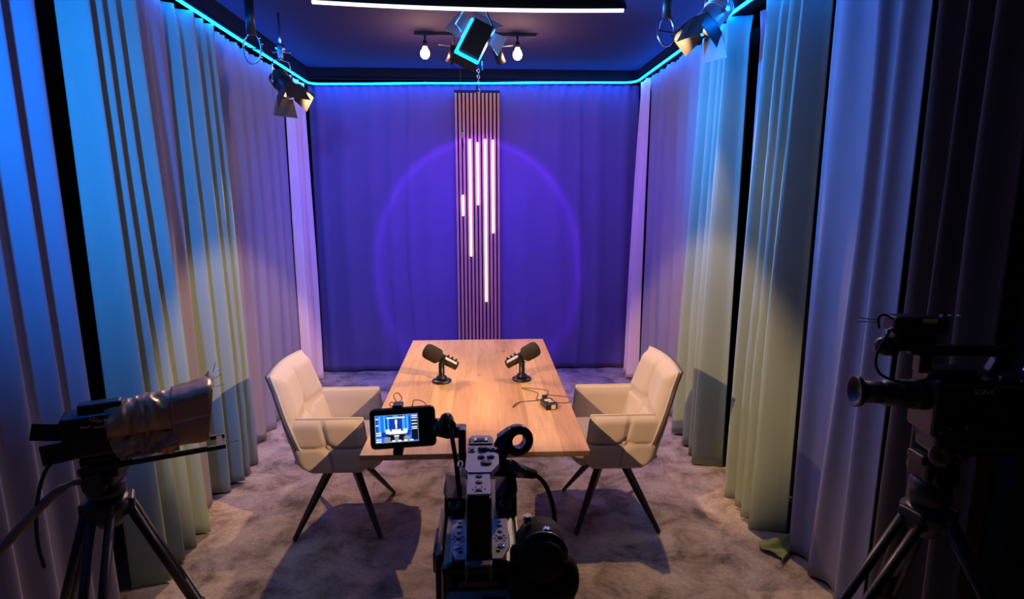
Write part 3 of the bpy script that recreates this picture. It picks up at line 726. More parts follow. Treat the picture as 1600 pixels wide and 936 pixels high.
# thin power cord with a connector hanging in front of the slat panel
t = thing('power_cord', 'thin cord with a connector hanging in front of the slat panel', 'cord', (-0.118, 3.62, 2.55))
b = MB(); b.tube(crv([(0.03, 0, 0.06), (0.0, 0, 0.03), (0.0, 0, -0.05), (0.005, 0, -0.30), (0.011, 0, -0.44)]), 0.0022, 6); b.build('cord', 'cable', t)
b = MB(); b.rod((0.011, 0, -0.44), (0.012, 0, -0.475), 0.0055, 0.005, 10); b.build('connector', 'white', t)
b = MB(); b.tube([(0.012, 0, -0.475), (0.014, 0, -0.53)], 0.002, 6); b.rod((0.010, 0, -0.515), (0.010, 0, -0.55), 0.0035, seg=8); b.build('plug', 'blkp', t)
b = MB(); b.tube(crv([(0.18, 2.75, CEIL - 0.005), (0.20, 2.75, 2.60), (0.26, 2.75, 2.575), (0.32, 2.75, 2.61), (0.34, 2.75, CEIL - 0.005)]), 0.003, 6)
tag(b.build('loop_cable', 'silver', loc=V((0.26, 2.75, 2.8))), 'thin pale cable looping down from the ceiling right of the panel lamp', 'cable')

# ------------------------------------------------------------------ tripods
def tripod(label, apex, zb, feet, r=0.016, two=True, brace=True, bowl=0.05, color='blk'):
    """apex: top of the legs; zb: height of the head top above it"""
    ax, ay, az = apex
    t = thing('tripod', label, 'tripod', (ax, ay, 0), 0, 'camera tripods')
    b = MB(); b.lathe([(0, az - 0.06), (0.03, az - 0.055), (bowl, az - 0.02), (bowl + 0.012, az + 0.005), (bowl + 0.012, az + 0.02), (bowl - 0.01, az + 0.03), (0, az + 0.03)]); b.build('crown', color, t)
    if zb > 0.04:
        b = MB(); b.lathe([(0, az + 0.03), (bowl - 0.01, az + 0.03), (bowl, az + 0.045), (bowl, az + zb * 0.55), (bowl - 0.012, az + zb * 0.62), (0, az + zb * 0.62)])
        b.box((0, 0, az + zb * 0.75), (0.09, 0.08, zb * 0.3), bev=0.01); b.box((0, 0, az + zb - 0.012), (0.11, 0.06, 0.024), bev=0.005)
        b.rod((0, -0.055, az + zb * 0.7), (0, 0.055, az + zb * 0.7), 0.032, seg=20); b.build('fluid_head', 'blkp', t)
    for fx, fy in feet:
        f = V((fx - ax, fy - ay, 0.012)); a = V((0, 0, az)) + V((f.x, f.y, 0)).normalized() * bowl
        d = f - a; sd = d.cross(V((0, 0, 1))).normalized()
        b = MB(); m1 = a + d * 0.5
        if two:
            for s in (-1, 1): b.rod(a + sd * s * 0.024, m1 + sd * s * 0.024, r * 0.75, seg=10)
            b.box(a, (0.03, 0.07, 0.05), V((sd.y, -sd.x, 0)).to_track_quat('X', 'Z'), 0.006)
            b.bar(m1 - d.normalized() * 0.03, m1 + d.normalized() * 0.03, 0.075, 0.032, 0.006)
            b.rod(a + d * 0.35, f, r * 0.8, r * 0.7, 10)
        else:
            b.rod(a, m1, r, r, 12); b.rod(m1, f, r * 0.8, r * 0.7, 12); b.rod(m1 - d.normalized() * 0.03, m1 + d.normalized() * 0.03, r * 1.5, seg=12)
        l = b.build('leg', color, t)
        b = MB(); b.ball(f + V((0, 0, 0.008)), 0.02, (1, 1, 0.9), 10); b.build('rubber_foot', 'rubber', l)
        if brace:
            b = MB(); b.rod(V((0, 0, az * 0.48)), a + d * 0.55, 0.008, seg=8); b.build('brace', 'gun' if False else 'brownplastic', t)
    if brace:
        b = MB(); b.rod((0, 0, az * 0.48 - 0.03), (0, 0, az * 0.48 + 0.03), 0.022, seg=12); b.build('spreader_hub', color, t)
    return t

# ================================================================== centre camera rig
# ground point under the head, camera looks along +y
tripod('black tripod under the camera in the middle foreground', (-0.005, 0.965, 0.90), 0.13, [(-0.44, 1.42), (0.42, 1.40), (-0.005, 0.40)], 0.018, two=False, brace=False)
t = thing('cinema_camera', 'black cinema camera with top handle and monitor in the middle foreground', 'camera', (-0.005, 0.95, 1.03))
O = V((-0.005, 0.95, 1.03))
T = Matrix.Translation(-O)
def part(name, m, f, parent=None, lab=None):
    b = MB(T); f(b); o = b.build(name, m, parent or t)
    if lab: o['label'] = lab
    return o
def f(b):
    b.box((-0.008, 0.955, 1.118), (0.118, 0.29, 0.148), bev=0.012)
    b.box((-0.008, 0.86, 1.172), (0.100, 0.10, 0.05), bev=0.008)
    b.box((-0.072, 0.93, 1.13), (0.014, 0.16, 0.11), bev=0.005); b.box((0.053, 0.95, 1.13), (0.014, 0.18, 0.10), bev=0.005)
body = part('body', 'blkp', f)
part('lens', 'rubber', lambda b: b.lathe([(0, 0), (0.036, 0), (0.038, 0.02), (0.042, 0.03), (0.042, 0.09), (0.048, 0.10), (0.05, 0.15), (0.044, 0.15), (0.04, 0.135), (0, 0.13)], (-0.008, 1.095, 1.11), (0, 1, 0)))
# perforated cheese plates either side of the handle
for s in (-1, 1):
    def f(b, s=s):
        x = -0.008 + s * 0.0335
        b.poly([(x - 0.0135, 0.93, 1.197), (x + 0.0135, 0.93, 1.197), (x + 0.0135, 0.832 + (0.0 if s < 0 else 0.014), 1.197), (x + 0.0135 - (0.0 if s < 0 else 0.012), 0.818, 1.197), (x - 0.0135 + (0.012 if s < 0 else 0), 0.818, 1.197), (x - 0.0135, 0.832 + (0.014 if s < 0 else 0), 1.197)], 0.0035, (0, 0, 1))
    p = part('top_plate', 'plate', f, lab='pale perforated plate')
    def f(b, s=s):
        x = -0.008 + s * 0.0335
        for (dx, y, r) in ((0, 0.92, .003), (0, 0.907, .0045), (0.0, 0.889, .0042), (0.006 , 0.878, .002), (-0.006, 0.878, .002), (0, 0.872, .0048), (-.009, .871, .0016), (.009, .871, .0016), (-.006, .864, .0016), (.006, .864, .0016), (-0.004 * s, 0.836, .0035), (0.005 * s * -1, 0.836, .0018)):
            b.lathe([(0, 0), (r, 0), (r, 0.0006), (0, 0.0006)], (x + dx, y, 1.2005), (0, 0, 1), 12)
    part('holes', 'blk', f, p)
    part('chrome_ring', 'chrome', lambda b, s=s: b.lathe([(0.0028, 0), (0.0062, 0), (0.0062, 0.0012), (0.0028, 0.0012)], (-0.008 + s * 0.0345, 0.849, 1.2005), (0, 0, 1), 16), p)
# top handle: riser at the rear, bar going forward, control head in front
def f(b):
    b.box((-0.008, 0.845, 1.245), (0.040, 0.035, 0.10), bev=0.006)
    b.box((-0.008, 0.93, 1.284), (0.036, 0.20, 0.026), bev=0.006)
    b.box((-0.008, 1.04, 1.245), (0.034, 0.03, 0.10), bev=0.006)
h = part('top_handle', 'blkp', f)
part('handle_plate', 'plate', lambda b: b.poly([(-0.026, 0.832, 1.297), (0.010, 0.832, 1.297), (0.010, 0.905, 1.297), (-0.026, 0.905, 1.297)], 0.003, (0, 0, 1)), h, 'pale metal strip with slots')
def f(b):
    for y in (0.888, 0.868): b.lathe([(0, 0), (0.0055, 0), (0.0055, 0.0006), (0, 0.0006)], (-0.008, y, 1.3002), (0, 0, 1), 16)
    b.lathe([(0, 0), (0.005, 0), (0.005, 0.0006), (0, 0.0006)], (-0.008, 0.844, 1.3002), (0, 0, 1), 16)
    for a in range(6): b.lathe([(0, 0), (0.0013, 0), (0.0013, 0.0006), (0, 0.0006)], (-0.008 + 0.0095 * math.cos(a * PI / 3), 0.846 + 0.0085 * math.sin(a * PI / 3), 1.3002), (0, 0, 1), 8)
part('slots', 'blk', f, h)
hd = part('control_head', 'plate', lambda b: b.poly([(-0.031, 0.915, 1.292), (-0.025, 0.900, 1.292), (0.012, 0.900, 1.292), (0.026, 0.93, 1.292), (0.026, 0.965, 1.292), (0.019, 0.975, 1.292), (0.018, 1.035, 1.292), (0.012, 1.048, 1.292), (-0.022, 1.048, 1.292), (-0.028, 1.035, 1.292)], 0.010, (0, 0, 1)), None, 'pale handle head with round controls')
def f(b):
    z = 1.3022
    b.box((-0.005, 1.018, z), (0.042, 0.026, 0.004), bev=0.0015)
    b.box((-0.021, 0.985, z), (0.012, 0.022, 0.003), bev=0.001)
    b.lathe([(0, 0), (0.0095, 0), (0.0095, 0.003), (0.007, 0.005), (0, 0.005)], (-0.001, 0.985, z), (0, 0, 1), 18)
    b.lathe([(0.005, 0), (0.0085, 0), (0.0085, 0.002), (0.005, 0.002)], (0.0165, 0.985, z), (0, 0, 1), 18)
    for x in (-0.004, 0.012): b.lathe([(0, 0), (0.0068, 0), (0.0068, 0.0015), (0, 0.0015)], (x, 0.954, z), (0, 0, 1), 18)
    b.lathe([(0, 0), (0.0095, 0), (0.0095, 0.0015), (0, 0.0015)], (0.004, 0.932, z), (0, 0, 1), 18)
part('buttons', 'blkp', f, hd)
part('hot_shoe', 'chrome', lambda b: (b.box((-0.005, 1.024, 1.3048), (0.024, 0.014, 0.002)),), hd)
part('shoe_slot', 'blk', lambda b: (b.box((-0.005, 1.024, 1.3062), (0.015, 0.008, 0.0012)),), hd)
part('button_caps', 'chrome', lambda b: [b.lathe([(0, 0), (0.0036, 0), (0.003, 0.002), (0, 0.0025)], (x, y, 1.3035), (0, 0, 1), 14) for x, y in ((-0.004, 0.954), (0.012, 0.954), (0.0165, 0.985), (-0.021, 0.983))], hd)
part('cable_clip', 'silver', lambda b: b.tube([(-0.040 + 0.004 * math.cos(a), 0.945 + 0.011 * math.sin(a), 1.295) for a in [2 * PI * k / 16 for k in range(16)]], 0.0015, 6, True), hd)
# side brackets with knobs
for s in (-1, 1):
    def f(b, s=s):
        c = -0.006
        b.box((c + s * 0.046, 1.00, 1.195), (0.038, 0.055, 0.045), bev=0.004)
        b.poly([(c + s * 0.028, 1.035, 1.218), (c + s * 0.066, 1.045, 1.222), (c + s * 0.066, 0.98, 1.222), (c + s * 0.058, 0.965, 1.216), (c + s * 0.028, 0.97, 1.212)], 0.006, (0, 0, 1))
    k = part('side_bracket', 'blkp', f)
    part('bracket_knob', 'gun', lambda b, s=s: b.lathe([(0, 0), (0.012, 0), (0.012, 0.008), (0.009, 0.010), (0.004, 0.010), (0.004, 0.006), (0, 0.006)], (-0.006 + s * 0.045, 0.972, 1.205), (0, -0.8, 0.6), 20), k)
# rear: hollow frame, name plate, battery plate
def f(b):
    c = V((-0.009, 0.800, 1.190)); 
    for (x, z, w_, h_) in ((0, 0.014, 0.040, 0.004), (0, -0.014, 0.040, 0.005), (-0.018, 0, 0.004, 0.030), (0.018, 0, 0.004, 0.030)):
        b.box(c + V((x, 0, z)), (w_, 0.012, h_), bev=0.001)
part('rear_frame', 'gun', f)
part('rear_window', 'glassy', lambda b: b.box((-0.009, 0.806, 1.190), (0.034, 0.004, 0.026)))
part('name_plate', 'gun', lambda b: b.poly([(-0.041, 0.800, 1.1645), (0.023, 0.800, 1.1645), (0.018, 0.800, 1.1735), (-0.036, 0.800, 1.1735)], 0.006, (0, 1, 0)))
text_mesh('TILTA', 0.0085, 'lettering', 'text', t, Matrix.Translation(V((-0.009, 0.7993, 1.169)) - O) @ Matrix.Rotation(PI / 2, 4, 'X'))
tp = Matrix.Rotation(math.radians(38), 4, 'X')
def f(b):
    b.poly([(-0.058, 0.792, 1.156), (-0.053, 0.7965, 1.161), (0.033, 0.7965, 1.161), (0.038, 0.792, 1.156), (0.038, 0.752, 1.116), (-0.058, 0.752, 1.116)], 0.006, (0, 0.7, -0.7))
bp_ = part('battery_plate', 'plate', f, lab='pale metal rear plate with screen and button block')
nn = V((0, -0.7, 0.7)).normalized(); rx = Matrix.Rotation(math.radians(45), 4, 'X')
part('status_window', 'blk', lambda b: b.box((-0.033, 0.785 , 1.1505), (0.020, 0.011, 0.002), rx), bp_)
def f(b):
    b.box((0.014, 0.785, 1.1505), (0.034, 0.014, 0.003), rx, 0.0008)
part('button_block', 'blk', f, bp_)
def f(b):
    for k in range(3): b.box(V((0.004 + 0.0105 * k, 0.785, 1.1505)) + nn * 0.002, (0.0068, 0.006, 0.0012), rx)
part('push_buttons', 'gun', f, bp_)
part('side_plate', 'brownplastic', lambda b: b.box((-0.080, 0.90, 1.165), (0.006, 0.075, 0.035), bev=0.002))
# right hand grip / viewfinder lumps
def f(b):
    b.lathe([(0, 0), (0.031, 0), (0.036, 0.012), (0.038, 0.05), (0.036, 0.075), (0, 0.078)], (0.087, 0.80, 1.197), (0.05, 1, 0.05), 32)
    b.box((0.066, 0.86, 1.19), (0.03, 0.06, 0.04), bev=0.01)
ev = part('viewfinder', 'rubber', f)
part('viewfinder_ring', 'gun', lambda b: b.tube([(0.089 + 0.0375 * math.cos(a), 0.822, 1.200 + 0.0375 * math.sin(a)) for a in [math.radians(-20 + 150 * k / 20) for k in range(21)]], 0.0032, 8), ev)
part('thumb_screw', 'chrome', lambda b: (b.rod((0.068, 0.85, 1.228), (0.068, 0.85, 1.252), 0.006, seg=12), b.lathe([(0, 0), (0.007, 0), (0.007, 0.004), (0, 0.004)], (0.096, 0.83, 1.236), (0.1, -0.2, 1), 14)), ev)
def f(b):
    b.ball((0.122, 0.84, 1.148), 0.030, (0.95, 1.1, 1.45), 20); b.ball((0.075, 0.83, 1.14), 0.035, (1.1, 1, 1.3), 18)
part('hand_grip', 'rubber', f)
part('grip_joint', 'blkp', lambda b: b.box((0.05, 0.88, 1.15), (0.05, 0.05, 0.03), bev=0.01))
part('control_screws', 'chrome', lambda b: [b.ball(p, 0.0022, seg=8) for p in ((0.053, 0.84, 1.196), (0.053, 0.825, 1.19), (0.062, 0.835, 1.175))])
# monitor on its arm
mt = part('monitor', 'blkp', lambda b: b.box((-0.157, 1.098, 1.301), (0.128, 0.020, 0.079), Matrix.Rotation(math.radians(-3), 4, 'Y') @ Matrix.Rotation(math.radians(-14), 4, 'X'), 0.009))
XM = Matrix.Translation(V((-0.157, 1.098, 1.301))) @ Matrix.Rotation(math.radians(-3), 4, 'Y') @ Matrix.Rotation(math.radians(-14), 4, 'X')
# picture on the monitor (it shows the set): small flat shapes on the display surface
scr_mats = [emit('screen_blue', (0.02, 0.16, 0.75), 1.2), emit('screen_deep', (0.01, 0.05, 0.42), 1.0), emit('screen_cyan', (0.08, 0.5, 0.95), 1.2),
            emit('screen_white', (0.9, 0.93, 1.0), 1.3), emit('screen_black', (0.004, 0.008, 0.02), 1.0), emit('screen_grey', (0.28, 0.3, 0.4), 1.0)]
bm = MB(T @ XM)
def pq(x0, x1, y0, y1, k, lvl): # picture fractions, origin upper left
    W_, H_ = 0.0815, 0.0515; cx, cz = -0.0105, 0.0
    X0, X1 = cx - W_ / 2 + W_ * x0, cx - W_ / 2 + W_ * x1; Z0, Z1 = cz + H_ / 2 - H_ * y0, cz + H_ / 2 - H_ * y1
    yy = -0.0102 - 0.00008 * lvl
    bm.mi = k; bm.poly([(X0, yy, Z1), (X1, yy, Z1), (X1, yy, Z0), (X0, yy, Z0)], 0.00008, (0, -1, 0))
pq(-0.01, 1.01, -0.015, 1.015, 5, 0); pq(0, 1, 0, 1, 0, 1)
pq(0.30, 0.66, 0.10, 0.62, 1, 2)
for x, k in ((0.02, 1), (0.09, 2), (0.16, 0), (0.20, 2), (0.25, 1), (0.285, 2), (0.66, 2), (0.70, 0), (0.74, 2), (0.80, 1)): pq(x, x + 0.03, 0.02 if k == 2 else 0.1, 0.70, k, 2)
pq(0.30, 0.32, 0.12, 0.60, 2, 3); pq(0.635, 0.65, 0.12, 0.60, 2, 3)
pq(0.27, 0.70, 0.075, 0.12, 3, 4); pq(0.28, 0.42, 0.02, 0.045, 4, 3); pq(0.54, 0.66, 0.02, 0.045, 4, 3); pq(0.42, 0.54, 0.02, 0.05, 2, 3)
pq(0.465, 0.515, 0.17, 0.34, 3, 4); pq(0.475, 0.508, 0.34, 0.50, 3, 4)
pq(0.20, 0.30, 0.74, 1.0, 5, 2); pq(0.30, 0.80, 0.70, 1.0, 5, 2); pq(0.14, 0.30, 0.62, 0.80, 1, 3); pq(0.72, 0.80, 0.58, 0.78, 1, 3)
pq(0.24, 0.34, 0.52, 0.68, 3, 4); pq(0.66, 0.75, 0.52, 0.68, 3, 4); pq(0.38, 0.60, 0.53, 0.60, 3, 4); pq(0.32, 0.68, 0.60, 0.70, 3, 4)
pq(0.28, 0.70, 0.72, 0.80, 4, 4); pq(0.34, 0.44, 0.80, 0.95, 4, 4); pq(0.54, 0.66, 0.80, 0.95, 4, 4); pq(0.43, 0.55, 0.75, 0.79, 3, 5)
for k in range(4): pq(0.40 + 0.14 * k - 0.02, 0.46 + 0.14 * k, 0.93, 0.98, 3, 5)
pq(0.85, 1.0, 0.12, 0.95, 4, 3)
for yy in (0.04, 0.12, 0.22, 0.34, 0.45, 0.52): pq(0.86, 0.985, yy, yy + 0.035, 3, 5)
for yy in (0.10, 0.34): pq(0.01, 0.08, yy, yy + 0.035, 3, 5)
for yy in (0.62, 0.70, 0.86, 0.94): pq(0.01, 0.13, yy, yy + 0.04, 3, 5)
o = bm.build('screen', scr_mats, mt); o['label'] = 'lit screen showing the blue studio set'
part('clamp_jaw', 'blkp', lambda b: b.box((-0.165, 1.098, 1.345), (0.019, 0.026, 0.010), bev=0.002), mt)
part('clamp_jaw', 'blkp', lambda b: b.box((-0.166, 1.093, 1.256), (0.019, 0.026, 0.011), bev=0.002), mt)
def f(b):
    b.rod((-0.096, 1.10, 1.300), (-0.066, 1.08, 1.303), 0.017, 0.019, 22); b.lathe([(0, 0), (0.021, 0), (0.023, 0.004), (0.023, 0.012), (0.018, 0.016), (0, 0.016)], (-0.078, 1.09, 1.308), (0.9, -0.3, 0.1), 24)
    b.box((-0.052, 1.07, 1.303), (0.038, 0.024, 0.022), bev=0.004); b.box((-0.040, 1.05, 1.28), (0.014, 0.026, 0.075), bev=0.003)
    b.rod((-0.058, 1.065, 1.31), (-0.058, 1.06, 1.322), 0.006, seg=10)
part('monitor_arm', 'blkp', f)
part('monitor_cable', 'rubber', lambda b: b.tube(crv([(-0.060, 1.05, 1.315), (-0.057, 1.03, 1.30), (-0.050, 1.0, 1.275), (-0.046, 0.985, 1.24), (-0.040, 0.97, 1.20)]), 0.0042, 8))
# ring clamp on the right of the handle with shotgun lead
def f(b):
    c = V((0.064, 1.045, 1.293)); ax = V((-0.25, 1, -0.1)).normalized()
    b.lathe([(0.0135, -0.011), (0.027, -0.011), (0.029, -0.008), (0.029, 0.008), (0.027, 0.011), (0.0135, 0.011), (0.0135, -0.011)], c, ax, 36)
    b.bar(c + V((-0.012, 0, 0.021)), c + V((-0.036, -0.002, 0.004)), 0.020, 0.012, 0.002)
    b.bar(c + V((-0.022, 0, 0.002)), V((0.016, 1.0, 1.262)), 0.030, 0.020, 0.004)
rc = part('microphone_clamp', 'blkp', f)
part('clamp_screw', 'gun', lambda b: (b.rod((0.046, 1.02, 1.256), (0.075, 1.02, 1.238), 0.012, 0.009, 14), b.lathe([(0, 0), (0.007, 0), (0.007, 0.006), (0, 0.006)], (0.042, 1.012, 1.262), (-0.3, -0.8, 0.3), 12)), rc)
part('cable_boot', 'rubber', lambda b: b.rod((0.02, 1.02, 1.255), (0.098, 1.06, 1.215), 0.019, 0.009, 16), rc)
part('audio_cable', 'rubber', lambda b: b.tube(crv([(0.095, 1.06, 1.218), (0.118, 1.06, 1.195), (0.134, 1.06, 1.15), (0.139, 1.05, 1.10), (0.135, 1.02, 1.06), (0.10, 0.96, 1.04), (0.05, 0.93, 1.06)]), 0.0045, 8))

# ================================================================== left camera with rain cover
yaw = math.radians(25)
left_tripod = tripod('black tripod under the camera with the rain cover', (-1.085, 1.63, 0.86), 0.128, [(-1.40, 1.58), (-0.76, 1.80), (-1.00, 1.14)], 0.017)
b = MB(); b.tube(crv([(-0.03, -0.03, 0.95), (-0.06, -0.06, 0.96), (-0.105, -0.10, 0.925), (-0.19, -0.17, 0.82), (-0.33, -0.27, 0.63)]), lambda k: 0.008 if k < 0.3 else 0.0125, 10); o = b.build('pan_handle', 'tan', left_tripod); o['label'] = 'tan foam pan handle'
t = thing('covered_camera', 'black camera in a shiny brown rain cover on the left', 'camera', (-1.06, 1.64, 1.008), yaw)
T = Matrix()   # local: x forward along the lens axis, y to the left of it, z up
def f(b):
    b.box((-0.05, 0, 0.105), (0.17, 0.11, 0.15), bev=0.012); b.box((-0.03, 0, 0.01), (0.13, 0.09, 0.03), bev=0.006)
    b.box((-0.02, 0.0, 0.195), (0.13, 0.05, 0.035), bev=0.008); b.box((-0.10, 0, 0.14), (0.05, 0.08, 0.07), bev=0.01)
part('body', 'blkp', f)
def rainf(d):
    def g(u, v):
        a = PI * (-0.12 + 1.24 * v)     # from the near lower edge over the top to the far lower edge
        x = 0.02 + 0.19 * u - (0.03 * math.sin(a) if u < 0.1 else 0)
        top = 0.205 + 0.015 * math.sin(3 * u) - 0.02 * (1 - u)
        n1 = noise.noise(V((u * 3.1, v * 4.0, 2.0))); n2 = noise.noise(V((u * 7 + v * 5, v * 8.0, 5.0)))
        n1 = 0.5 - 2.2 * abs(n1); n2 = 0.5 - 2.4 * abs(n2); n3 = 0.5 - 2.0 * abs(noise.noise(V((u * 5 - v * 9, u * 4 + v * 3, 9.0))))
        cr = 0.012 * n1 + 0.010 * n2 + 0.012 * n3
        r = 0.088 + cr + d
        low = 0.0 + 0.07 * (1 - u) * (1 if v < 0.3 else 0)
        y = -math.cos(a) * r * 1.0
        z = 0.10 + math.sin(a) * (top - 0.10 + cr) if math.sin(a) > 0 else 0.10
        if v < 0.3: z = 0.01 + low * 0 + (0.10 - 0.01) * (v / 0.3) * 1.0 + (0.015 * n1)
        if v > 0.7: z = 0.03 + 0.07 * (1 - v) / 0.3
        if 0.3 <= v <= 0.7:
            k = (v - 0.3) / 0.4; z = 0.10 + (top - 0.10) * math.sin(PI * k) ** 0.45 + cr * 0.6
            y = -math.cos(PI * k) * (0.08 + cr * 0.7)
        return (x, y, z)
    return g
b = MB(); b.grid(44, 60, rainf(0.0), True, rainf(-0.003)); o = b.build('rain_cover', 'rain', t); o['label'] = 'crumpled shiny brown rain cover'
# squarish lens hood in cloth: four soft walls around an opening facing forward
def hoodf(d):
    def g(u, v):
        a = 2 * PI * v
        n = 5.0; c, s = math.cos(a), math.sin(a)
        rr = (abs(c) ** n + abs(s) ** n) ** (-1 / n)
        w_ = 0.083 + 0.012 * u + d + 0.004 * noise.noise(V((u * 4, c * 2, s * 2)))
        x = 0.195 + 0.125 * u + (0.02 * s if u > 0.95 else 0)
        return (x, -c * rr * w_, 0.118 + 0.012 * u + s * rr * (w_ + 0.016))
    return g
b = MB(); b.grid(12, 72, hoodf(0.0), True, hoodf(-0.004)); h = b.build('lens_hood', 'rain', t)
b = MB(); b.poly([(0.30, 0.07, 0.218), (0.325, 0.08, 0.25), (0.33, 0.02, 0.238), (0.34, -0.06, 0.225), (0.31, -0.075, 0.216)], 0.003, (0, 0, 1)); b.build('hood_flap', 'rain', h)
b = MB(); b.lathe([(0, 0), (0.05, 0), (0.05, 0.13), (0.058, 0.14), (0.058, 0.17), (0.05, 0.17), (0.045, 0.155), (0, 0.15)], (0.035, 0, 0.11), (1, 0, 0)); b.build('lens', 'rubber', t)
b = MB()
for p, q_ in (((0.34, 0.06, 0.25), (0.352, 0.06, 0.285)), ((0.345, 0.0, 0.24), (0.372, -0.02, 0.262)), ((0.345, -0.06, 0.225), (0.375, -0.07, 0.235)), ((0.34, 0.03, 0.26), (0.365, 0.03, 0.27))):
    b.rod(p, q_, 0.0012, seg=5)
b.build('wire_tips', 'chrome', h)
b = MB(); b.box((0.13, -0.055, -0.012), (0.46, 0.018, 0.016), bev=0.002); b.box((0.13, 0.055, -0.012), (0.46, 0.018, 0.016), bev=0.002); b.box((0.0, 0, -0.012), (0.12, 0.12, 0.018), bev=0.003); b.box((0.34, 0, -0.012), (0.02, 0.12, 0.012)); b.build('rail', 'blk', t)
b = MB(); b.rod((0.35, -0.055, -0.008), (0.405, -0.055, 0.0), 0.0015, seg=6); b.build('rail_pin', 'chrome', t)
b = MB(); b.box((-0.175, -0.02, 0.135), (0.085, 0.012, 0.060), Matrix.Rotation(0.22, 4, 'Y'), 0.002); b.build('monitor_flap', 'blk', t)
b = MB(); b.box((-0.15, -0.05, 0.065), (0.085, 0.010, 0.070), Matrix.Rotation(-0.06, 4, 'Y'), 0.002); b.build('monitor_flap', 'gun', t).data.materials[0] = M['blkp']
b = MB()
b.box((-0.03, -0.05, 0.165), (0.04, 0.012, 0.012), Matrix.Rotation(0.4, 4, 'Y'), 0.001); b.box((-0.06, -0.056, 0.145), (0.03, 0.006, 0.006), bev=0.001); b.box((-0.02, -0.057, 0.14), (0.035, 0.006, 0.008), bev=0.001)
b.build('buckles', 'chrome', t)
b = MB(); b.tube(crv([(-0.12, -0.05, 0.06), (-0.18, -0.06, 0.02), (-0.22, -0.06, -0.10), (-0.235, -0.05, -0.24), (-0.23, -0.04, -0.34)]), 0.006, 8); b.build('cable', 'rubber', t)
t.scale = (0.80, 0.80, 0.80)

# ================================================================== right camera
yaw = math.radians(172)
tripod('black tripod under the large camera on the right', (1.19, 1.40, 0.90), 0.18, [(0.38, 1.16), (1.56, 0.95), (1.38, 1.86)], 0.017)
t = thing('broadcast_camera', 'large black video camera with long lens at the right edge', 'camera', (1.19, 1.40, 1.082), yaw)
def f(b):   # local x forward (to the left in the picture), y: towards the photographer is +y*sin..
    b.box((-0.11, 0, 0.135), (0.32, 0.12, 0.155), bev=0.010); b.box((-0.08, 0, 0.03), (0.22, 0.09, 0.05), bev=0.008)
    b.box((-0.33, 0, 0.14), (0.13, 0.10, 0.15), bev=0.012); b.box((0.0, 0, 0.215), (0.12, 0.07, 0.03), bev=0.008)
part('body', 'blkp', f)
def f(b):
    b.lathe([(0, 0), (0.040, 0), (0.040, 0.03), (0.036, 0.035), (0.036, 0.065), (0.034, 0.07), (0.034, 0.10), (0.028, 0.105), (0.026, 0.155), (0.040, 0.163), (0.041, 0.175), (0.036, 0.175), (0.028, 0.16), (0, 0.155)], (0.045, 0, 0.155), (1, 0, 0.02), 36)
    for k in range(18): pass
ln = part('lens', 'blkp', f)
part('lens_sleeve', 'brownplastic', lambda b: b.lathe([(0.0265, 0), (0.029, 0), (0.029, 0.045), (0.0265, 0.045), (0.0265, 0)], (0.152, 0, 0.157), (1, 0, 0.02), 32), ln)
part('focus_ring', 'rubber', lambda b: [b.lathe([(0.035, 0), (0.0375, 0.001), (0.0375, 0.003), (0.035, 0.004), (0.035, 0)], (0.083 + 0.005 * k, 0, 0.1558), (1, 0, 0.02), 36) for k in range(6)], ln)
def f(b):
    b.box((-0.02, 0, 0.275), (0.24, 0.034, 0.026), bev=0.008); b.box((-0.12, 0, 0.245), (0.028, 0.03, 0.06), Matrix.Rotation(-0.4, 4, 'Y'), 0.005); b.box((0.06, 0, 0.24), (0.03, 0.034, 0.05), bev=0.005)
part('top_handle', 'blkp', f)
def f(b):
    b.box((0.10, 0.02, 0.345), (0.13, 0.06, 0.045), bev=0.008); b.box((0.10, 0.01, 0.30), (0.10, 0.045, 0.05), bev=0.01); b.box((0.055, 0, 0.30), (0.03, 0.03, 0.06), bev=0.004)
    b.ball((0.155, 0.01, 0.285), 0.032, (1.1, 0.8, 0.8), 14)
rcv = part('wireless_receiver', 'blkp', f)
part('receiver_label', 'yellow', lambda b: b.box((0.083, 0.0505, 0.3605), (0.034, 0.0015, 0.010)), rcv)
part('receiver_lights', 'silver', lambda b: [b.box((0.04 - 0.02 * k, 0.02, 0.369), (0.006, 0.01, 0.003)) for k in range(3)], rcv)
part('loop_cable', 'rubber', lambda b: (b.tube(crv([(0.17, 0.04, 0.33), (0.20, 0.05, 0.27), (0.19, 0.055, 0.225), (0.14, 0.06, 0.205), (0.09, 0.06, 0.21), (0.05, 0.05, 0.235)]), 0.0035, 8), b.tube(crv([(0.15, 0.03, 0.35), (0.18, 0.03, 0.37), (0.195, 0.03, 0.36), (0.19, 0.03, 0.335)]), 0.003, 8)))
part('wire_tip', 'chrome', lambda b: b.rod((0.19, 0.03, 0.355), (0.245, 0.03, 0.362), 0.0012, seg=5), rcv)
part('wire_tip', 'chrome', lambda b: b.rod((0.19, 0.03, 0.35), (0.245, 0.03, 0.352), 0.0012, seg=5), rcv)
part('buckle', 'chrome', lambda b: b.box((0.175, 0.05, 0.335), (0.016, 0.004, 0.008), Matrix.Rotation(0.4, 4, 'Y')), rcv)
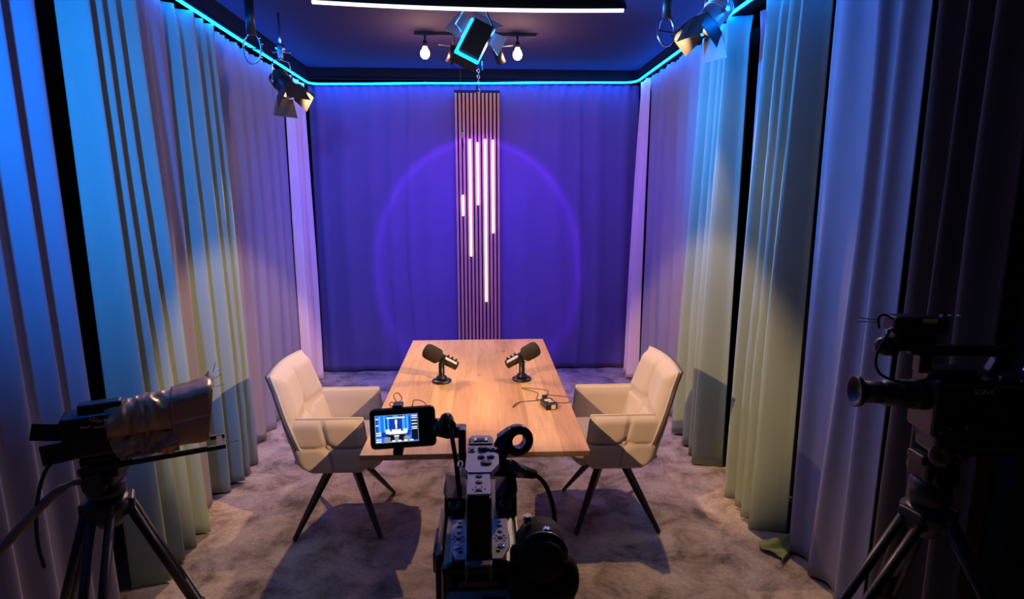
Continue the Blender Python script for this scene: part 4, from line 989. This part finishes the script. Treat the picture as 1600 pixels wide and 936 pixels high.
# side facing the photographer: local +y
part('top_edge', 'brownplastic', lambda b: (b.box((-0.06, 0.0612, 0.2005), (0.19, 0.002, 0.008)), b.box((0.005, 0.0612, 0.182), (0.06, 0.0015, 0.002))))
RT = Matrix.Rotation(PI, 4, 'Z') @ Matrix.Rotation(PI / 2, 4, 'X')
text_mesh('SONY', 0.018, 'lettering', 'text', t, Matrix.Translation((-0.056, 0.0620, 0.185)) @ RT)
def f(b):
    for r_ in range(4):
        for c_ in range(2): b.box((-0.082 - 0.018 * c_, 0.0610, 0.165 - 0.011 * r_), (0.007, 0.002, 0.0022))
part('print_marks', 'gun', f)
part('side_buttons', 'blk', lambda b: [b.box((-0.02 + 0.025 * k, 0.062, 0.14), (0.018, 0.004, 0.03), bev=0.001) for k in range(2)])
part('control_knobs', 'gun', lambda b: [b.ball(p, 0.004, (1, 1, 1), 8) for p in ((0.01, 0.06, 0.085), (0.03, 0.06, 0.075), (-0.03, 0.06, 0.09), (-0.17, 0.062, 0.17), (-0.2, 0.062, 0.13), (-0.14, 0.062, 0.216))])
part('side_port', 'silver', lambda b: (b.box((-0.225, 0.03, 0.222), (0.018, 0.02, 0.006)), b.box((-0.19, 0.0625, 0.12), (0.012, 0.002, 0.004)), b.box((-0.115, 0.03, 0.216), (0.008, 0.01, 0.005))))
part('rosette', 'tan', lambda b: b.lathe([(0, 0), (0.028, 0), (0.030, 0.006), (0.012, 0.010), (0.010, 0.004), (0, 0.004)], (0.020, 0.048, 0.010), (-0.1, 1, 0.25), 28))
part('rosette', 'blkp', lambda b: b.lathe([(0, 0), (0.016, 0), (0.018, 0.006), (0.008, 0.010), (0, 0.010)], (-0.035, 0.048, 0.018), (-0.1, 1, 0.25), 24))
part('shoulder_pad', 'rubber', lambda b: b.box((-0.10, 0, 0.040), (0.26, 0.11, 0.03), bev=0.01))
# flat device seen nearly edge on, lit blue along its edge
t2 = thing('tablet', 'thin device seen edge-on with a glowing blue edge, behind the right camera', 'tablet', (1.557, 1.53, 1.214))
R_ = Matrix.Rotation(math.radians(27), 4, 'Y')
b = MB(R_); b.box((0.0, 0.0, 0.075), (0.010, 0.09, 0.15), bev=0.002); b.build('case', 'blkp', t2)
b = MB(R_); b.box((-0.0055, 0.0, 0.080), (0.0015, 0.08, 0.13)); b.build('screen', emit('tablet_glow', (0.02, 0.22, 1.0), 1.6), t2)
b = MB(R_); b.box((0.0056, 0.0, 0.065), (0.0012, 0.08, 0.12)); b.build('edge_strip', 'silver', t2)
b = MB(R_); b.box((0.0, 0.0, -0.004), (0.016, 0.03, 0.02), bev=0.003); b.build('foot', 'blk', t2)
